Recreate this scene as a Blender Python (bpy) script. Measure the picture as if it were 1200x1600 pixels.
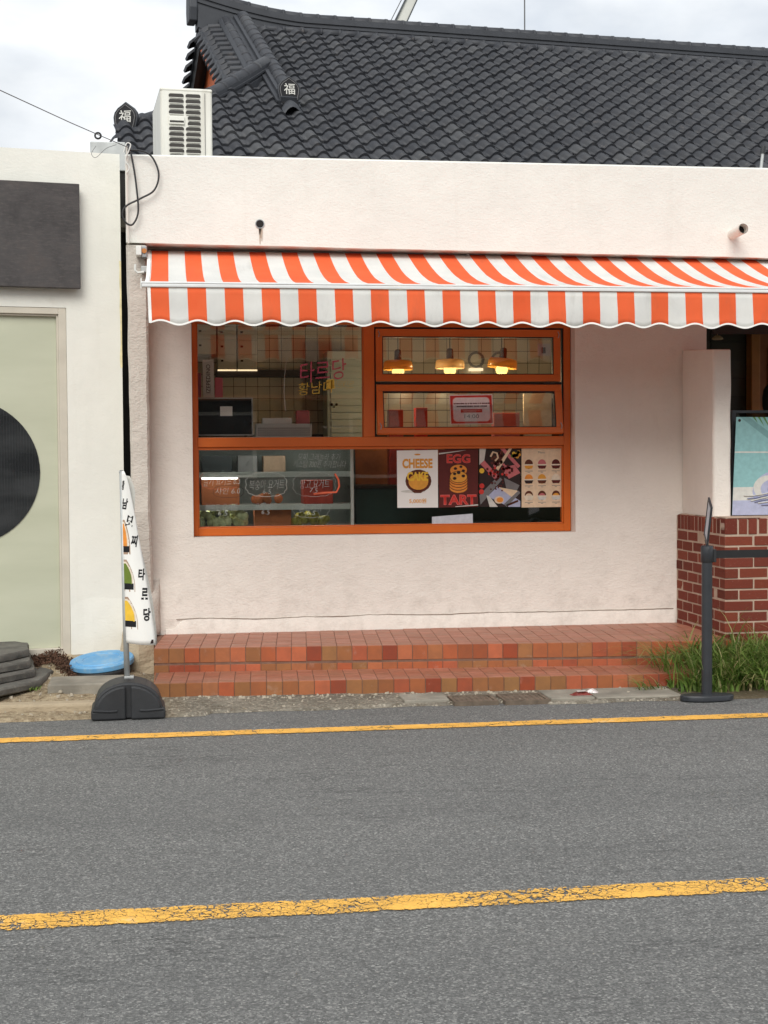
import bpy, bmesh, math, random
from mathutils import Vector, Matrix, noise
random.seed(7)
R = math.radians
scene = bpy.context.scene
COL = scene.collection
for o in list(bpy.data.objects): bpy.data.objects.remove(o)

# ------------------------------------------------------------------ camera
FPX, PSI, PITCH, ROLL, CAMZ = 2300.0, R(8.2), 81/2300.0, 0.007, 1.40
Fw = Vector((math.sin(PSI)*math.cos(PITCH), math.cos(PSI)*math.cos(PITCH), -math.sin(PITCH)))
R0 = Vector((math.cos(PSI), -math.sin(PSI), 0)); U0 = R0.cross(Fw)
Rt = R0*math.cos(ROLL) - U0*math.sin(ROLL); Up = U0*math.cos(ROLL) + R0*math.sin(ROLL)
C0 = Vector((0, 0, CAMZ))
cam = bpy.data.cameras.new('camera'); cam_o = bpy.data.objects.new('camera', cam); COL.objects.link(cam_o)
cam.sensor_fit = 'VERTICAL'; cam.sensor_height = 36; cam.lens = 36*FPX/1600
cam.clip_start = .05; cam.clip_end = 2000
M = Matrix((Rt, Up, -Fw)).transposed().to_4x4(); M.translation = C0
cam_o.matrix_world = M
scene.camera = cam_o
def ray(x, y): return Fw + Rt*((x-600)/FPX) + Up*((800-y)/FPX)
def at(x, y, Y):            # measured point of the photograph on the plane at distance Y along the street normal
    v = ray(x, y); return C0 + v*(Y/v.y)
def gr(x, y, z=0):          # measured point on a level surface of height z
    v = ray(x, y); return C0 + v*((z-CAMZ)/v.z)
def on(x, y, p, n):         # measured point on any plane
    v = ray(x, y); return C0 + v*((p-C0).dot(n)/v.dot(n))

# ------------------------------------------------------------------ world, sun, exposure
SUN_EL, SUN_AZ = R(40), R(196)      # azimuth: from +Y clockwise; sun stands behind the camera
world = bpy.data.worlds.new('World'); scene.world = world; world.use_nodes = True
nt = world.node_tree; nt.nodes.clear()
def wn(t, **k):
    n = nt.nodes.new(t)
    for a, b in k.items(): setattr(n, a, b)
    return n
wo = wn('ShaderNodeOutputWorld'); bg = wn('ShaderNodeBackground'); sky = wn('ShaderNodeTexSky', sky_type='NISHITA', sun_disc=False)
sky.sun_elevation = SUN_EL; sky.sun_rotation = SUN_AZ; sky.dust_density = 3.0; sky.air_density = 1.0; sky.ozone_density = 1.5
tc = wn('ShaderNodeTexCoord'); mp = wn('ShaderNodeMapping'); mp.inputs['Scale'].default_value = (1, 1, 2.2)
nz = wn('ShaderNodeTexNoise'); nz.inputs['Scale'].default_value = 3.2; nz.inputs['Detail'].default_value = 8; nz.inputs['Roughness'].default_value = .55; nz.inputs['Distortion'].default_value = .3
nz2 = wn('ShaderNodeTexNoise'); nz2.inputs['Scale'].default_value = 6.5; nz2.inputs['Detail'].default_value = 7
cr = wn('ShaderNodeValToRGB'); cr.color_ramp.elements[0].position = .34; cr.color_ramp.elements[0].color = (.66, .66, .66, 1); cr.color_ramp.elements[1].position = .58; cr.color_ramp.elements[1].color = (1, 1, 1, 1)
cc = wn('ShaderNodeValToRGB'); cc.color_ramp.elements[0].position = .35; cc.color_ramp.elements[0].color = (5.9, 6.25, 6.65, 1); cc.color_ramp.elements[1].position = .66; cc.color_ramp.elements[1].color = (8.6, 8.8, 8.95, 1)
mx = wn('ShaderNodeMixRGB')
L = nt.links.new
L(tc.outputs['Generated'], mp.inputs['Vector']); L(mp.outputs[0], nz.inputs['Vector']); L(mp.outputs[0], nz2.inputs['Vector'])
L(nz.outputs['Fac'], cr.inputs[0]); L(nz2.outputs['Fac'], cc.inputs[0])
L(cr.outputs[0], mx.inputs[0]); L(sky.outputs[0], mx.inputs[1]); L(cc.outputs[0], mx.inputs[2])
L(mx.outputs[0], bg.inputs[0]); bg.inputs[1].default_value = .085; L(bg.outputs[0], wo.inputs[0])
sun = bpy.data.lights.new('sun', 'SUN'); sun.energy = 1.5; sun.angle = R(35); sun.color = (1, .988, .945)
sun_o = bpy.data.objects.new('sun', sun); COL.objects.link(sun_o)
sd = Vector((math.sin(SUN_AZ)*math.cos(SUN_EL), math.cos(SUN_AZ)*math.cos(SUN_EL), math.sin(SUN_EL)))
sun_o.rotation_euler = sd.to_track_quat('Z', 'Y').to_euler(); sun_o.location = (0, 0, 20)
vs = scene.view_settings; vs.view_transform = 'Standard'; vs.look = 'None'; vs.gamma = 1; vs.use_curve_mapping = False; vs.exposure = .62

# ------------------------------------------------------------------ materials
MATS = {}
def srgb(r, g, b):
    f = lambda c: ((c/255+.055)/1.055)**2.4 if c/255 > .04045 else c/255/12.92
    return (f(r), f(g), f(b))
class NT:
    def __init__(s, name):
        s.m = bpy.data.materials.new(name); s.m.use_nodes = True; s.t = s.m.node_tree
        s.b = s.t.nodes['Principled BSDF']; s.o = s.t.nodes['Material Output']; MATS[name] = s.m
    def n(s, t, ins=None, **k):
        x = s.t.nodes.new(t)
        for a, b in k.items(): setattr(x, a, b)
        for a, b in (ins or {}).items():
            if isinstance(b, bpy.types.NodeSocket): s.t.links.new(b, x.inputs[a])
            else: x.inputs[a].default_value = b
        return x
    def l(s, a, b): s.t.links.new(a, b)
    def coord(s, which='Object', scale=(1, 1, 1)):
        t = s.n('ShaderNodeTexCoord'); return s.n('ShaderNodeMapping', {'Vector': t.outputs[which], 'Scale': scale}).outputs[0]
    def ns(s, v, scale, detail=5, rough=.55, dist=0): return s.n('ShaderNodeTexNoise', {'Vector': v, 'Scale': scale, 'Detail': detail, 'Roughness': rough, 'Distortion': dist}).outputs['Fac']
    def ramp(s, f, stops):
        r = s.n('ShaderNodeValToRGB', {0: f}); e = r.color_ramp.elements
        while len(e) < len(stops): e.new(.5)
        for i, (p, c) in enumerate(stops):
            e[i].position = p; e[i].color = (*c, 1) if len(c) == 3 else c
        return r.outputs[0]
    def mix(s, f, a, b, mode='MIX'):
        return s.n('ShaderNodeMixRGB', {0: f, 1: a if isinstance(a, bpy.types.NodeSocket) else (*a[:3], 1), 2: b if isinstance(b, bpy.types.NodeSocket) else (*b[:3], 1)}, blend_type=mode).outputs[0]
    def math(s, op, a, b=0):
        return s.n('ShaderNodeMath', {0: a, 1: b}, operation=op).outputs[0]
    def bump(s, h, st=.3, d=.01, prev=None):
        b = s.n('ShaderNodeBump', {'Height': h, 'Strength': st, 'Distance': d})
        if prev: s.l(prev, b.inputs['Normal'])
        s.l(b.outputs[0], s.b.inputs['Normal']); return b.outputs[0]
    def set(s, **k):
        for a, v in k.items():
            i = s.b.inputs[{'color': 'Base Color', 'rough': 'Roughness', 'metal': 'Metallic', 'spec': 'Specular IOR Level', 'em': 'Emission Color', 'es': 'Emission Strength', 'coat': 'Coat Weight'}[a]]
            if isinstance(v, bpy.types.NodeSocket): s.l(v, i)
            else: i.default_value = (*v, 1) if isinstance(v, tuple) and len(v) == 3 else v
        return s
def grey(v): return (v, v, v)
def simple(name, c, rough=.6, var=.12, scale=6, bump=.15, bscale=60, bd=.004, metal=0, spec=.5, em=0, coat=0):
    s = NT(name); v = s.coord()
    n = s.ns(v, scale); lo = tuple(x*(1-var) for x in c); hi = tuple(min(1, x*(1+var)) for x in c)
    s.set(color=s.ramp(n, [(.3, lo), (.7, hi)]), rough=rough, metal=metal, spec=spec, coat=coat)
    if bump: s.bump(s.ns(v, bscale, 4), bump, bd)
    if em: s.set(em=c, es=em)
    return s.m

def plaster(name, base, dirt=(.36, .32, .28), dirtamt=.5, bump=.55, band=None):
    s = NT(name); v = s.coord()
    big = s.ns(v, 1.1, 6, .6); mid = s.ns(v, 6, 6, .6); fine = s.ns(v, 42, 6, .65)
    c = s.ramp(big, [(.3, tuple(x*.93 for x in base)), (.7, tuple(min(1, x*1.04) for x in base))])
    spots = s.ramp(s.ns(v, 3.1, 9, .72, .6), [(.60, (0, 0, 0)), (.80, (dirtamt,)*3)])
    c = s.mix(spots, c, dirt)
    c = s.mix(s.ramp(mid, [(.35, (.12,)*3), (.6, (0, 0, 0))]), c, tuple(x*.8 for x in base))
    # vertical rain runs
    vr = s.coord(scale=(9, 9, .55))
    runs = s.ramp(s.ns(vr, 1.0, 5, .6), [(.58, (0, 0, 0)), (.82, (.18,)*3)])
    c = s.mix(runs, c, dirt)
    if band:            # soiling just above the step: splash dirt up to a height
        z = s.n('ShaderNodeSeparateXYZ', {0: s.coord()}).outputs[2]
        g = s.n('ShaderNodeMapRange', {0: z, 1: band[0], 2: band[1], 3: 1, 4: 0}).outputs[0]
        g = s.math('MULTIPLY', g, s.ramp(s.ns(v, 9, 8, .7), [(.46, (0, 0, 0)), (.78, (.42,)*3)]))
        c = s.mix(g, c, (.36, .32, .27))
    s.set(color=c, rough=.9, spec=.2)
    p = s.bump(s.ns(v, 13, 3, .5), bump*.55, .02)
    s.bump(s.ns(s.coord(scale=(1, 1, 1.8)), 48, 5, .6), bump, .008, p)
    return s.m
plaster('pink_plaster', srgb(231, 223, 213), srgb(178, 164, 150), .25, .55, (.24, .55))
plaster('band_plaster', srgb(226, 224, 216), srgb(182, 174, 160), .2, .45)
plaster('grey_plaster', srgb(206, 197, 186), srgb(136, 126, 116), .5, .9)
plaster('cream_plaster', srgb(234, 232, 222), srgb(190, 186, 168), .25, .22)
plaster('old_concrete', srgb(176, 160, 135), srgb(90, 78, 62), .8, 1.0)

def asphalt():
    s = NT('asphalt'); v = s.coord()
    big = s.ns(v, .5, 5, .6); ag = s.n('ShaderNodeTexVoronoi', {'Vector': v, 'Scale': 165.0}); ag2 = s.n('ShaderNodeTexVoronoi', {'Vector': v, 'Scale': 75.0})
    fine = s.ns(v, 210, 3, .7)
    c = s.ramp(big, [(.3, (.142, .140, .132)), (.7, (.198, .194, .183))])
    st = s.ramp(s.n('ShaderNodeSeparateColor', {0: ag.outputs['Color']}).outputs[0], [(.0, (.06, .06, .058)), (.5, (.15, .149, .143)), (.85, (.25, .246, .234)), (1.0, (.46, .45, .42))])
    c = s.mix(.66, c, st)
    st2 = s.ramp(s.n('ShaderNodeSeparateColor', {0: ag2.outputs['Color']}).outputs[1], [(.94, (0, 0, 0)), (.95, (.7,)*3)])
    core = s.ramp(ag2.outputs['Distance'], [(.25, (1, 1, 1)), (.5, (0, 0, 0))])
    c = s.mix(s.mix(1, st2, core, 'MULTIPLY'), c, (.42, .40, .37))
    c = s.mix(s.ramp(fine, [(.35, (.5,)*3), (.5, (0, 0, 0))]), c, (.075, .075, .074))
    # long cracks along the lane and oil dark spots
    cv = s.coord(scale=(.55, 3.2, 1)); wv = s.ns(cv, 1.0, 7, .65)
    ck = s.ramp(wv, [(.494, (0, 0, 0)), (.5, (.85,)*3), (.506, (0, 0, 0))])
    ck = s.mix(1, ck, s.ramp(s.ns(v, .9, 3), [(.44, (0, 0, 0)), (.56, (1, 1, 1))]), 'MULTIPLY')
    c = s.mix(ck, c, (.045, .045, .044))
    c = s.mix(s.ramp(s.ns(v, 2.3, 8, .75), [(.66, (0, 0, 0)), (.78, (.35,)*3)]), c, (.05, .05, .05))
    lane = s.ns(s.coord(scale=(.05, 1.1, 1)), 1.3, 4, .6)       # wheel tracks along the lane
    c = s.mix(s.ramp(lane, [(.35, (.20,)*3), (.62, (0, 0, 0))]), c, (.10, .10, .098))
    c = s.mix(s.ramp(s.ns(s.coord(scale=(.5, 1, 1)), 1.4, 9, .8, .8), [(.58, (0, 0, 0)), (.72, (.28,)*3)]), c, (.26, .25, .225))
    s.set(color=c, rough=.88, spec=.3)
    p = s.bump(ag.outputs['Distance'], .55, .004); s.bump(fine, .5, .003, p)
asphalt()
def paint(name, col, crack, scale, yc, hw):
    s = NT(name); v = s.coord()
    vw = s.n('ShaderNodeMixRGB', {0: .09, 1: v, 2: s.n('ShaderNodeTexNoise', {'Vector': v, 'Scale': 16.0, 'Detail': 6}).outputs['Color']}, blend_type='ADD').outputs[0]
    vo = s.n('ShaderNodeTexVoronoi', {'Vector': vw, 'Scale': scale}, feature='DISTANCE_TO_EDGE')
    vo2 = s.n('ShaderNodeTexVoronoi', {'Vector': vw, 'Scale': scale*2.6}, feature='DISTANCE_TO_EDGE')
    wid = s.ramp(s.ns(v, 2.2, 4), [(.38, (.002,)*3), (.66, (crack,)*3)])
    a = s.math('GREATER_THAN', vo.outputs['Distance'], wid)
    a2 = s.math('GREATER_THAN', vo2.outputs['Distance'], s.math('MULTIPLY', wid, .55))
    wear = s.math('LESS_THAN', s.ns(v, 38, 8, .8), s.ramp(s.ns(v, 1.7, 3), [(.3, (.70,)*3), (.7, (.585,)*3)]))
    yy = s.math('ABSOLUTE', s.math('SUBTRACT', s.n('ShaderNodeSeparateXYZ', {0: v}).outputs[1], yc))
    rag = s.math('ADD', s.math('MULTIPLY', s.ns(v, 55, 6, .75), hw*.55), s.math('MULTIPLY', s.ns(v, 9, 4, .6), hw*.45))
    edge = s.math('LESS_THAN', yy, s.math('SUBTRACT', hw*1.42, rag))
    al = s.math('MULTIPLY', s.math('MULTIPLY', s.math('MULTIPLY', a, a2), wear), edge)
    n = s.ns(v, 5, 7, .7)
    c = s.ramp(n, [(.3, tuple(x*.74 for x in col)), (.6, col), (.78, (.84, .70, .48))])
    c = s.mix(s.ramp(s.ns(v, 120, 4), [(.35, (.3,)*3), (.55, (0, 0, 0))]), c, (.35, .22, .07))
    s.set(color=c, rough=.75, spec=.35); s.bump(al, .5, .003)
    tr = s.n('ShaderNodeBsdfTransparent'); m = s.n('ShaderNodeMixShader', {0: al, 1: tr.outputs[0], 2: s.b.outputs[0]})
    s.l(m.outputs[0], s.o.inputs['Surface'])
paint('yellow_centre', srgb(252, 192, 88), .10, 24, 4.55, .080)
paint('yellow_edge', srgb(252, 190, 88), .03, 9, 7.568, .068)

def pavement():
    s = NT('rough_pavement'); v = s.coord()
    a = s.ns(v, 1.6, 7, .65); b = s.ns(v, 26, 7, .75); g = s.n('ShaderNodeTexVoronoi', {'Vector': v, 'Scale': 85.0})
    c = s.ramp(a, [(.3, srgb(104, 98, 88)), (.5, srgb(132, 126, 114)), (.68, srgb(156, 148, 134))])
    c = s.mix(s.ramp(b, [(.38, (.7,)*3), (.55, (0, 0, 0))]), c, srgb(92, 82, 68))
    c = s.mix(s.ramp(s.n('ShaderNodeSeparateColor', {0: g.outputs['Color']}).outputs[0], [(.75, (0, 0, 0)), (.95, (.6,)*3)]), c, srgb(196, 186, 168))
    xyz = s.n('ShaderNodeSeparateXYZ', {0: v}); # sand and soil on the left plot
    left = s.n('ShaderNodeMapRange', {0: xyz.outputs[0], 1: .1, 2: -.3, 3: 0, 4: .65}).outputs[0]
    c = s.mix(left, c, s.ramp(b, [(.35, srgb(120, 98, 70)), (.6, srgb(196, 176, 142))]))
    right = s.n('ShaderNodeMapRange', {0: xyz.outputs[0], 1: 2.75, 2: 3.1, 3: 0, 4: .8}).outputs[0]
    c = s.mix(right, c, srgb(88, 76, 54))
    s.set(color=c, rough=.95, spec=.15); p = s.bump(b, .8, .02); s.bump(g.outputs['Distance'], .4, .005, p)
pavement()
simple('concrete_slab', srgb(146, 140, 128), .9, .28, 5, .6, 60, .006, spec=.2)
simple('ground_far', (.12, .12, .11), .95)
def randcol(name, stops, rough=.7, bump=.3, bscale=60, bd=.003, mott=.15, spec=.35):
    s = NT(name); v = s.coord(); r = s.math('FRACT', s.math('ADD', s.n('ShaderNodeObjectInfo').outputs['Random'], s.n('ShaderNodeNewGeometry').outputs['Random Per Island']))
    c = s.ramp(r, stops)
    for e in c.node.color_ramp.elements: pass
    off = s.n('ShaderNodeVectorMath', {0: v, 1: s.n('ShaderNodeCombineXYZ', {0: s.math('MULTIPLY', r, 37.0), 1: s.math('MULTIPLY', r, 91.0)}).outputs[0]}, operation='ADD').outputs[0]
    c = s.mix(s.ramp(s.ns(off, 14, 6, .65), [(.35, (mott,)*3), (.6, (0, 0, 0))]), c, (.06, .04, .03))
    c = s.mix(s.ramp(s.ns(off, 9, 7, .7), [(.6, (0, 0, 0)), (.8, (mott*1.6,)*3)]), c, (.62, .52, .44))
    s.set(color=c, rough=rough, spec=spec); s.bump(s.ns(off, bscale, 5, .6), bump, bd)
    return s.m
TER = [(0, srgb(150, 66, 38)), (.2, srgb(144, 98, 58)), (.4, srgb(172, 84, 50)), (.6, srgb(148, 104, 62)), (.8, srgb(184, 100, 66)), (1, srgb(138, 60, 36))]
randcol('terracotta', TER, .55, .2, 40, .002, .2, .4)
randcol('tread', [(0, srgb(166, 104, 80)), (.35, srgb(160, 108, 84)), (.7, srgb(174, 114, 92)), (1, srgb(156, 98, 74))], .5, .2, 40, .002, .22, .5)
randcol('brick', [(0, srgb(112, 50, 38)), (.3, srgb(128, 60, 46)), (.6, srgb(118, 56, 44)), (.85, srgb(136, 66, 48)), (1, srgb(100, 46, 36))], .85, .7, 90, .004, .25, .2)
randcol('roof_tile', [(0, (.030, .033, .040)), (.5, (.040, .043, .050)), (.9, (.050, .053, .060)), (1, (.070, .073, .078))], .55, .25, 60, .002, .12, .35)
simple('mortar', srgb(178, 156, 138), .95, .12, 12, .7, 90, .004, spec=.15)
simple('grout', srgb(122, 94, 80), .95, .2, 14, .5, 90, .003, spec=.15)
simple('roof_dark', (.036, .039, .046), .6, .15, 8, .2, 50)
simple('eave_black', (.012, .012, .013), .7)
simple('gable_wood', srgb(196, 98, 50), .7, .25, 9); simple('gable_beam', srgb(232, 182, 112), .7, .2, 9)
def orange_frame():
    s = NT('orange_frame'); v = s.coord()
    c = s.ramp(s.ns(v, 3, 6), [(.3, srgb(196, 94, 22)), (.7, srgb(210, 104, 28))])
    c = s.mix(s.ramp(s.ns(v, 40, 6, .7), [(.62, (0, 0, 0)), (.75, (.35,)*3)]), c, srgb(120, 56, 20))
    s.set(color=c, rough=.38, spec=.5); s.bump(s.ns(v, 30, 3), .05, .002)
orange_frame()
simple('gasket', (.012, .012, .012), .6, bump=0)
simple('white_metal', srgb(222, 222, 216), .45, .05, 5, .05); simple('grey_metal', srgb(160, 162, 162), .4, .1, 9, .05, metal=.6)
simple('zinc', srgb(176, 178, 176), .5, .12, 12, .1, metal=.3); simple('dark_slot', (.05, .045, .04), .8)
simple('bar_grey', srgb(222, 222, 220), .4, .05, 9, 0)
def ac_white():
    s = NT('ac_white'); v = s.coord(); vr = s.coord(scale=(14, 14, 1.2))
    c = s.mix(s.ramp(s.ns(vr, 1, 6), [(.5, (0, 0, 0)), (.75, (.35,)*3)]), srgb(226, 224, 214), srgb(160, 150, 130))
    s.set(color=c, rough=.5); s.bump(s.ns(v, 60, 2), .05, .002)
ac_white()
simple('black_rubber', (.022, .023, .025), .55, .3, 6, .25, 80, .003); simple('black_powder', (.03, .033, .038), .42, .15, 10, .08, 120, .002)
simple('black_cable', (.02, .02, .021), .5, bump=0); simple('wire_grey', (.10, .10, .10), .6, bump=0)
simple('belt_black', (.012, .012, .013), .8, .2, 20, .4, 200, .001)
def blue():
    s = NT('blue_plastic'); v = s.coord()
    c = s.ramp(s.ns(v, 4, 6), [(.3, srgb(84, 148, 196)), (.7, srgb(112, 172, 214))])
    c = s.mix(s.ramp(s.ns(v, 16, 9, .75), [(.48, (0, 0, 0)), (.72, (.6,)*3)]), c, srgb(176, 186, 180))
    s.set(color=c, rough=.55); s.bump(s.ns(v, 30, 5), .3, .004)
blue()
def slate():
    s = NT('slate'); v = s.coord()
    c = s.ramp(s.ns(v, 6, 7, .65), [(.3, srgb(70, 68, 64)), (.7, srgb(112, 109, 102))])
    c = s.mix(s.ramp(s.ns(v, 22, 7, .7), [(.55, (0, 0, 0)), (.75, (.5,)*3)]), c, srgb(150, 142, 128))
    s.set(color=c, rough=.85); p = s.bump(s.ns(v, 7, 6), .6, .03); s.bump(s.ns(v, 60, 5), .5, .006, p)
slate()
def signslate():
    s = NT('sign_slate'); v = s.coord()
    c = s.ramp(s.ns(v, 3.5, 8, .7), [(.3, srgb(52, 49, 49)), (.52, srgb(72, 68, 67)), (.72, srgb(84, 75, 71))])
    c = s.mix(s.ramp(s.ns(s.coord(scale=(1, 1, 5)), 18, 7, .75), [(.5, (0, 0, 0)), (.8, (.4,)*3)]), c, srgb(120, 112, 106))
    s.set(color=c, rough=.75); s.bump(s.ns(v, 30, 6, .7), .35, .006)
signslate()
def frosted():
    s = NT('frosted_film'); v = s.coord()
    c = s.ramp(s.ns(s.coord(scale=(.6, .6, 2.5)), 1.6, 5), [(.3, srgb(186, 188, 164)), (.7, srgb(200, 201, 178))])
    s.set(color=c, rough=.34, spec=.5, coat=.5); s.b.inputs['Coat Roughness'].default_value = .05; s.bump(s.ns(v, 2, 3), .05, .02)
frosted()
def fluted():
    s = NT('fluted_black'); v = s.coord()
    w = s.n('ShaderNodeTexWave', {'Vector': v, 'Scale': 18.0, 'Distortion': 0.0}, wave_type='BANDS', bands_direction='X').outputs['Fac']
    s.set(color=s.ramp(s.ns(s.coord(scale=(1, 1, 3)), 2, 4), [(.4, (.010, .011, .012)), (.65, (.035, .037, .038))]), rough=.25); s.bump(w, .6, .004)
fluted()
simple('frame_beige', srgb(202, 194, 178), .5, .08, 6, .1)
def stripes():
    s = NT('awning_stripes'); t = s.n('ShaderNodeTexCoord'); u = s.n('ShaderNodeSeparateXYZ', {0: t.outputs['UV']}).outputs[0]
    fr = s.math('FRACT', u); m = s.math('LESS_THAN', fr, .5)
    v = s.coord()
    wht = s.ramp(s.ns(v, 4, 6), [(.3, srgb(232, 232, 228)), (.7, srgb(244, 243, 238))]); org = s.ramp(s.ns(v, 3, 5), [(.3, srgb(246, 112, 64)), (.7, srgb(250, 124, 76))])
    c = s.mix(m, wht, org)
    dirt = s.ramp(s.ns(s.coord(scale=(7, 1, 2)), 1.2, 7, .7), [(.55, (0, 0, 0)), (.78, (.22,)*3)])
    c = s.mix(dirt, c, srgb(120, 108, 96))
    wv = s.n('ShaderNodeTexWave', {'Vector': v, 'Scale': 160.0}, wave_type='BANDS', bands_direction='X').outputs['Fac']
    blot = s.ramp(s.ns(s.coord(scale=(1, .6, 1)), 3.5, 8, .75, .5), [(.62, (0, 0, 0)), (.8, (.25,)*3)]); c = s.mix(blot, c, srgb(150, 130, 112))
    s.set(color=c, rough=.8, spec=.25); pb_ = s.bump(s.ns(s.coord(scale=(6, 1, 1.5)), 1.6, 4, .5), .35, .03); s.bump(wv, .08, .001, pb_)
    tl = s.n('ShaderNodeBsdfTranslucent', {0: c}); mx_ = s.n('ShaderNodeMixShader', {0: .32, 1: s.b.outputs[0], 2: tl.outputs[0]}); s.l(mx_.outputs[0], s.o.inputs['Surface'])
stripes()
simple('white_fabric', srgb(242, 240, 234), .8, .04, 6, .1)
def glass(name, refl=.07, tint=(.95, .96, .95), rough=0.0):
    s = NT(name); tr = s.n('ShaderNodeBsdfTransparent', {0: (*tint, 1)}); gl = s.n('ShaderNodeBsdfGlossy', {0: (1, 1, 1, 1), 'Roughness': rough})
    v = s.coord(); bp = s.n('ShaderNodeBump', {'Height': s.ns(v, .8, 2), 'Strength': .05, 'Distance': .02}); s.l(bp.outputs[0], gl.inputs['Normal'])
    lw = s.n('ShaderNodeFresnel', {'IOR': 1.45}); f = s.math('ADD', lw.outputs[0], refl-.04)
    m = s.n('ShaderNodeMixShader', {0: f, 1: tr.outputs[0], 2: gl.outputs[0]}); s.l(m.outputs[0], s.o.inputs['Surface'])
glass('window_glass', .07); glass('dark_glass', .06, (.55, .57, .55)); glass('fridge_glass', .05, (.95, .97, .96))
def inner_tile():
    s = NT('inner_tile'); r = s.n('ShaderNodeObjectInfo').outputs['Random']
    s.set(color=s.ramp(r, [(0, srgb(206, 200, 184)), (1, srgb(222, 216, 200))]), rough=.2)
inner_tile()
simple('inner_wall', srgb(196, 188, 172), .8, .06); simple('inner_ceiling', srgb(205, 200, 190), .9, .05); simple('inner_floor', srgb(120, 96, 80), .6)
simple('drawer_white', srgb(224, 220, 208), .5, .04, bump=0); simple('shelf_dark', srgb(50, 36, 28), .6); simple('oven_black', (.012, .013, .014), .2, bump=0)
simple('paper_white', srgb(236, 234, 228), .8, .03, bump=.05); simple('pink_card', srgb(226, 108, 122), .7, .05, bump=0); simple('basket_grey', srgb(196, 196, 192), .5, .05, bump=0)
simple('fridge_white', srgb(212, 212, 206), .4, .05, bump=0); simple('fridge_back', srgb(150, 156, 152), .5, .1, bump=0); simple('steel_dark', srgb(70, 74, 76), .4, metal=.5)
simple('grape_green', srgb(214, 214, 168), .3, .2, 20, bump=0); simple('kiwi_gold', srgb(150, 140, 60), .5, .3, 14); simple('strawberry', srgb(196, 66, 48), .4, .25, 14); simple('carton', srgb(186, 108, 66), .8, .12, 10)
simple('wood_panel', srgb(150, 92, 52), .6, .25, 8); simple('wood_frame', srgb(186, 118, 52), .5, .15, 6); simple('teal_cabinet', srgb(38, 70, 66), .6, .15); simple('louvre_door', srgb(196, 208, 206), .5, .05, bump=0)
simple('dark_wall', srgb(56, 52, 44), .8, .15); randcol('dark_tile', [(0, srgb(74, 72, 60)), (1, srgb(92, 90, 76))], .35, .05, 30, .001, .05)
def shade(name, c):
    s = NT(name); s.set(color=c, rough=.3, coat=.4); tl = s.n('ShaderNodeBsdfTranslucent', {0: (*c, 1)}); m = s.n('ShaderNodeMixShader', {0: .38, 1: s.b.outputs[0], 2: tl.outputs[0]}); s.l(m.outputs[0], s.o.inputs['Surface'])
shade('lamp_orange', srgb(226, 176, 88)); shade('lamp_cream', srgb(240, 214, 170))
simple('lamp_socket', srgb(70, 50, 36), .5, bump=0)
def emit(name, c, st):
    s = NT(name); s.set(color=c, em=c, es=st)
emit('bulb', (1, .74, .26), 1.0); emit('led', (1, .80, .52), .8); emit('fridge_lamp_and_fill', (1, 1, .96), 5.0)
simple('chalk', srgb(196, 200, 194), .8, .1, 40, bump=0); simple('marker_pink', srgb(176, 76, 100), .7, .15, 30, bump=0); simple('marker_yellow', srgb(214, 184, 70), .7, .2, 30, bump=0); simple('marker_orange', srgb(224, 106, 72), .7, .2, 20, bump=0)
for nm, c in dict(ink_amber=(222, 156, 62), ink_red=(204, 58, 50), ink_pink=(232, 120, 112), ink_brown=(96, 50, 32), ink_tart=(226, 142, 58), ink_dark=(48, 34, 32), ink_grey=(120, 118, 118), ink_maroon=(92, 36, 32), ink_beige=(226, 200, 168), ink_lilac=(172, 176, 200), ink_lilac_dark=(128, 132, 164), ink_mint=(140, 184, 184), ink_mint_dark=(120, 160, 160), ink_sand=(206, 204, 196), ink_leaf=(96, 138, 84), ink_black=(24, 24, 26), ink_green=(106, 124, 48), ink_cream=(226, 212, 190), ink_yellow=(234, 190, 62), ink_ring=(168, 140, 118), ink_rose=(196, 110, 112), ink_card=(196, 200, 206), ink_notice=(240, 228, 228)).items():
    simple(nm, srgb(*c), .65, .10, 30, bump=0, spec=.3)
def grassm():
    s = NT('grass_blade'); g = s.n('ShaderNodeNewGeometry').outputs['Random Per Island']; z = s.n('ShaderNodeSeparateXYZ', {0: s.coord()}).outputs[2]
    c = s.ramp(g, [(0, (.06, .115, .02)), (.35, (.12, .21, .035)), (.72, (.23, .33, .07)), (.88, (.30, .33, .12)), (1, (.45, .36, .18))])
    s.set(color=c, rough=.5, spec=.3)
    tl = s.n('ShaderNodeBsdfTranslucent', {0: c}); m = s.n('ShaderNodeMixShader', {0: .3, 1: s.b.outputs[0], 2: tl.outputs[0]}); s.l(m.outputs[0], s.o.inputs['Surface'])
grassm()
simple('dry_brown', srgb(84, 58, 42), .9, .4, 40); simple('pebble', srgb(170, 160, 142), .9, .25, 12)
simple('jacket_green', srgb(34, 50, 42), .9, .2, 20); simple('hair_black', (.012, .010, .010), .6); simple('skin', srgb(196, 150, 124), .6, .05); simple('trouser_dark', (.03, .03, .035), .9)
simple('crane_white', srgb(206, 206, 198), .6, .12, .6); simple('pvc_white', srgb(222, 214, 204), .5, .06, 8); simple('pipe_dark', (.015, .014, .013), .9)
simple('foil', srgb(214, 204, 200), .3, .2, 30, .6, 60, .01, metal=.3); simple('foil_red', srgb(120, 48, 40), .4, .3, 20, .5, 60, .01); simple('iron', srgb(112, 98, 84), .8, .3, 14, .6, 40, .006, metal=.2)
simple('crack_shade_brown', srgb(136, 118, 104), .95); simple('stain_tan', srgb(186, 168, 150), .9); simple('rust_yellow', srgb(228, 216, 172), .9, .2, 10)

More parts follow.
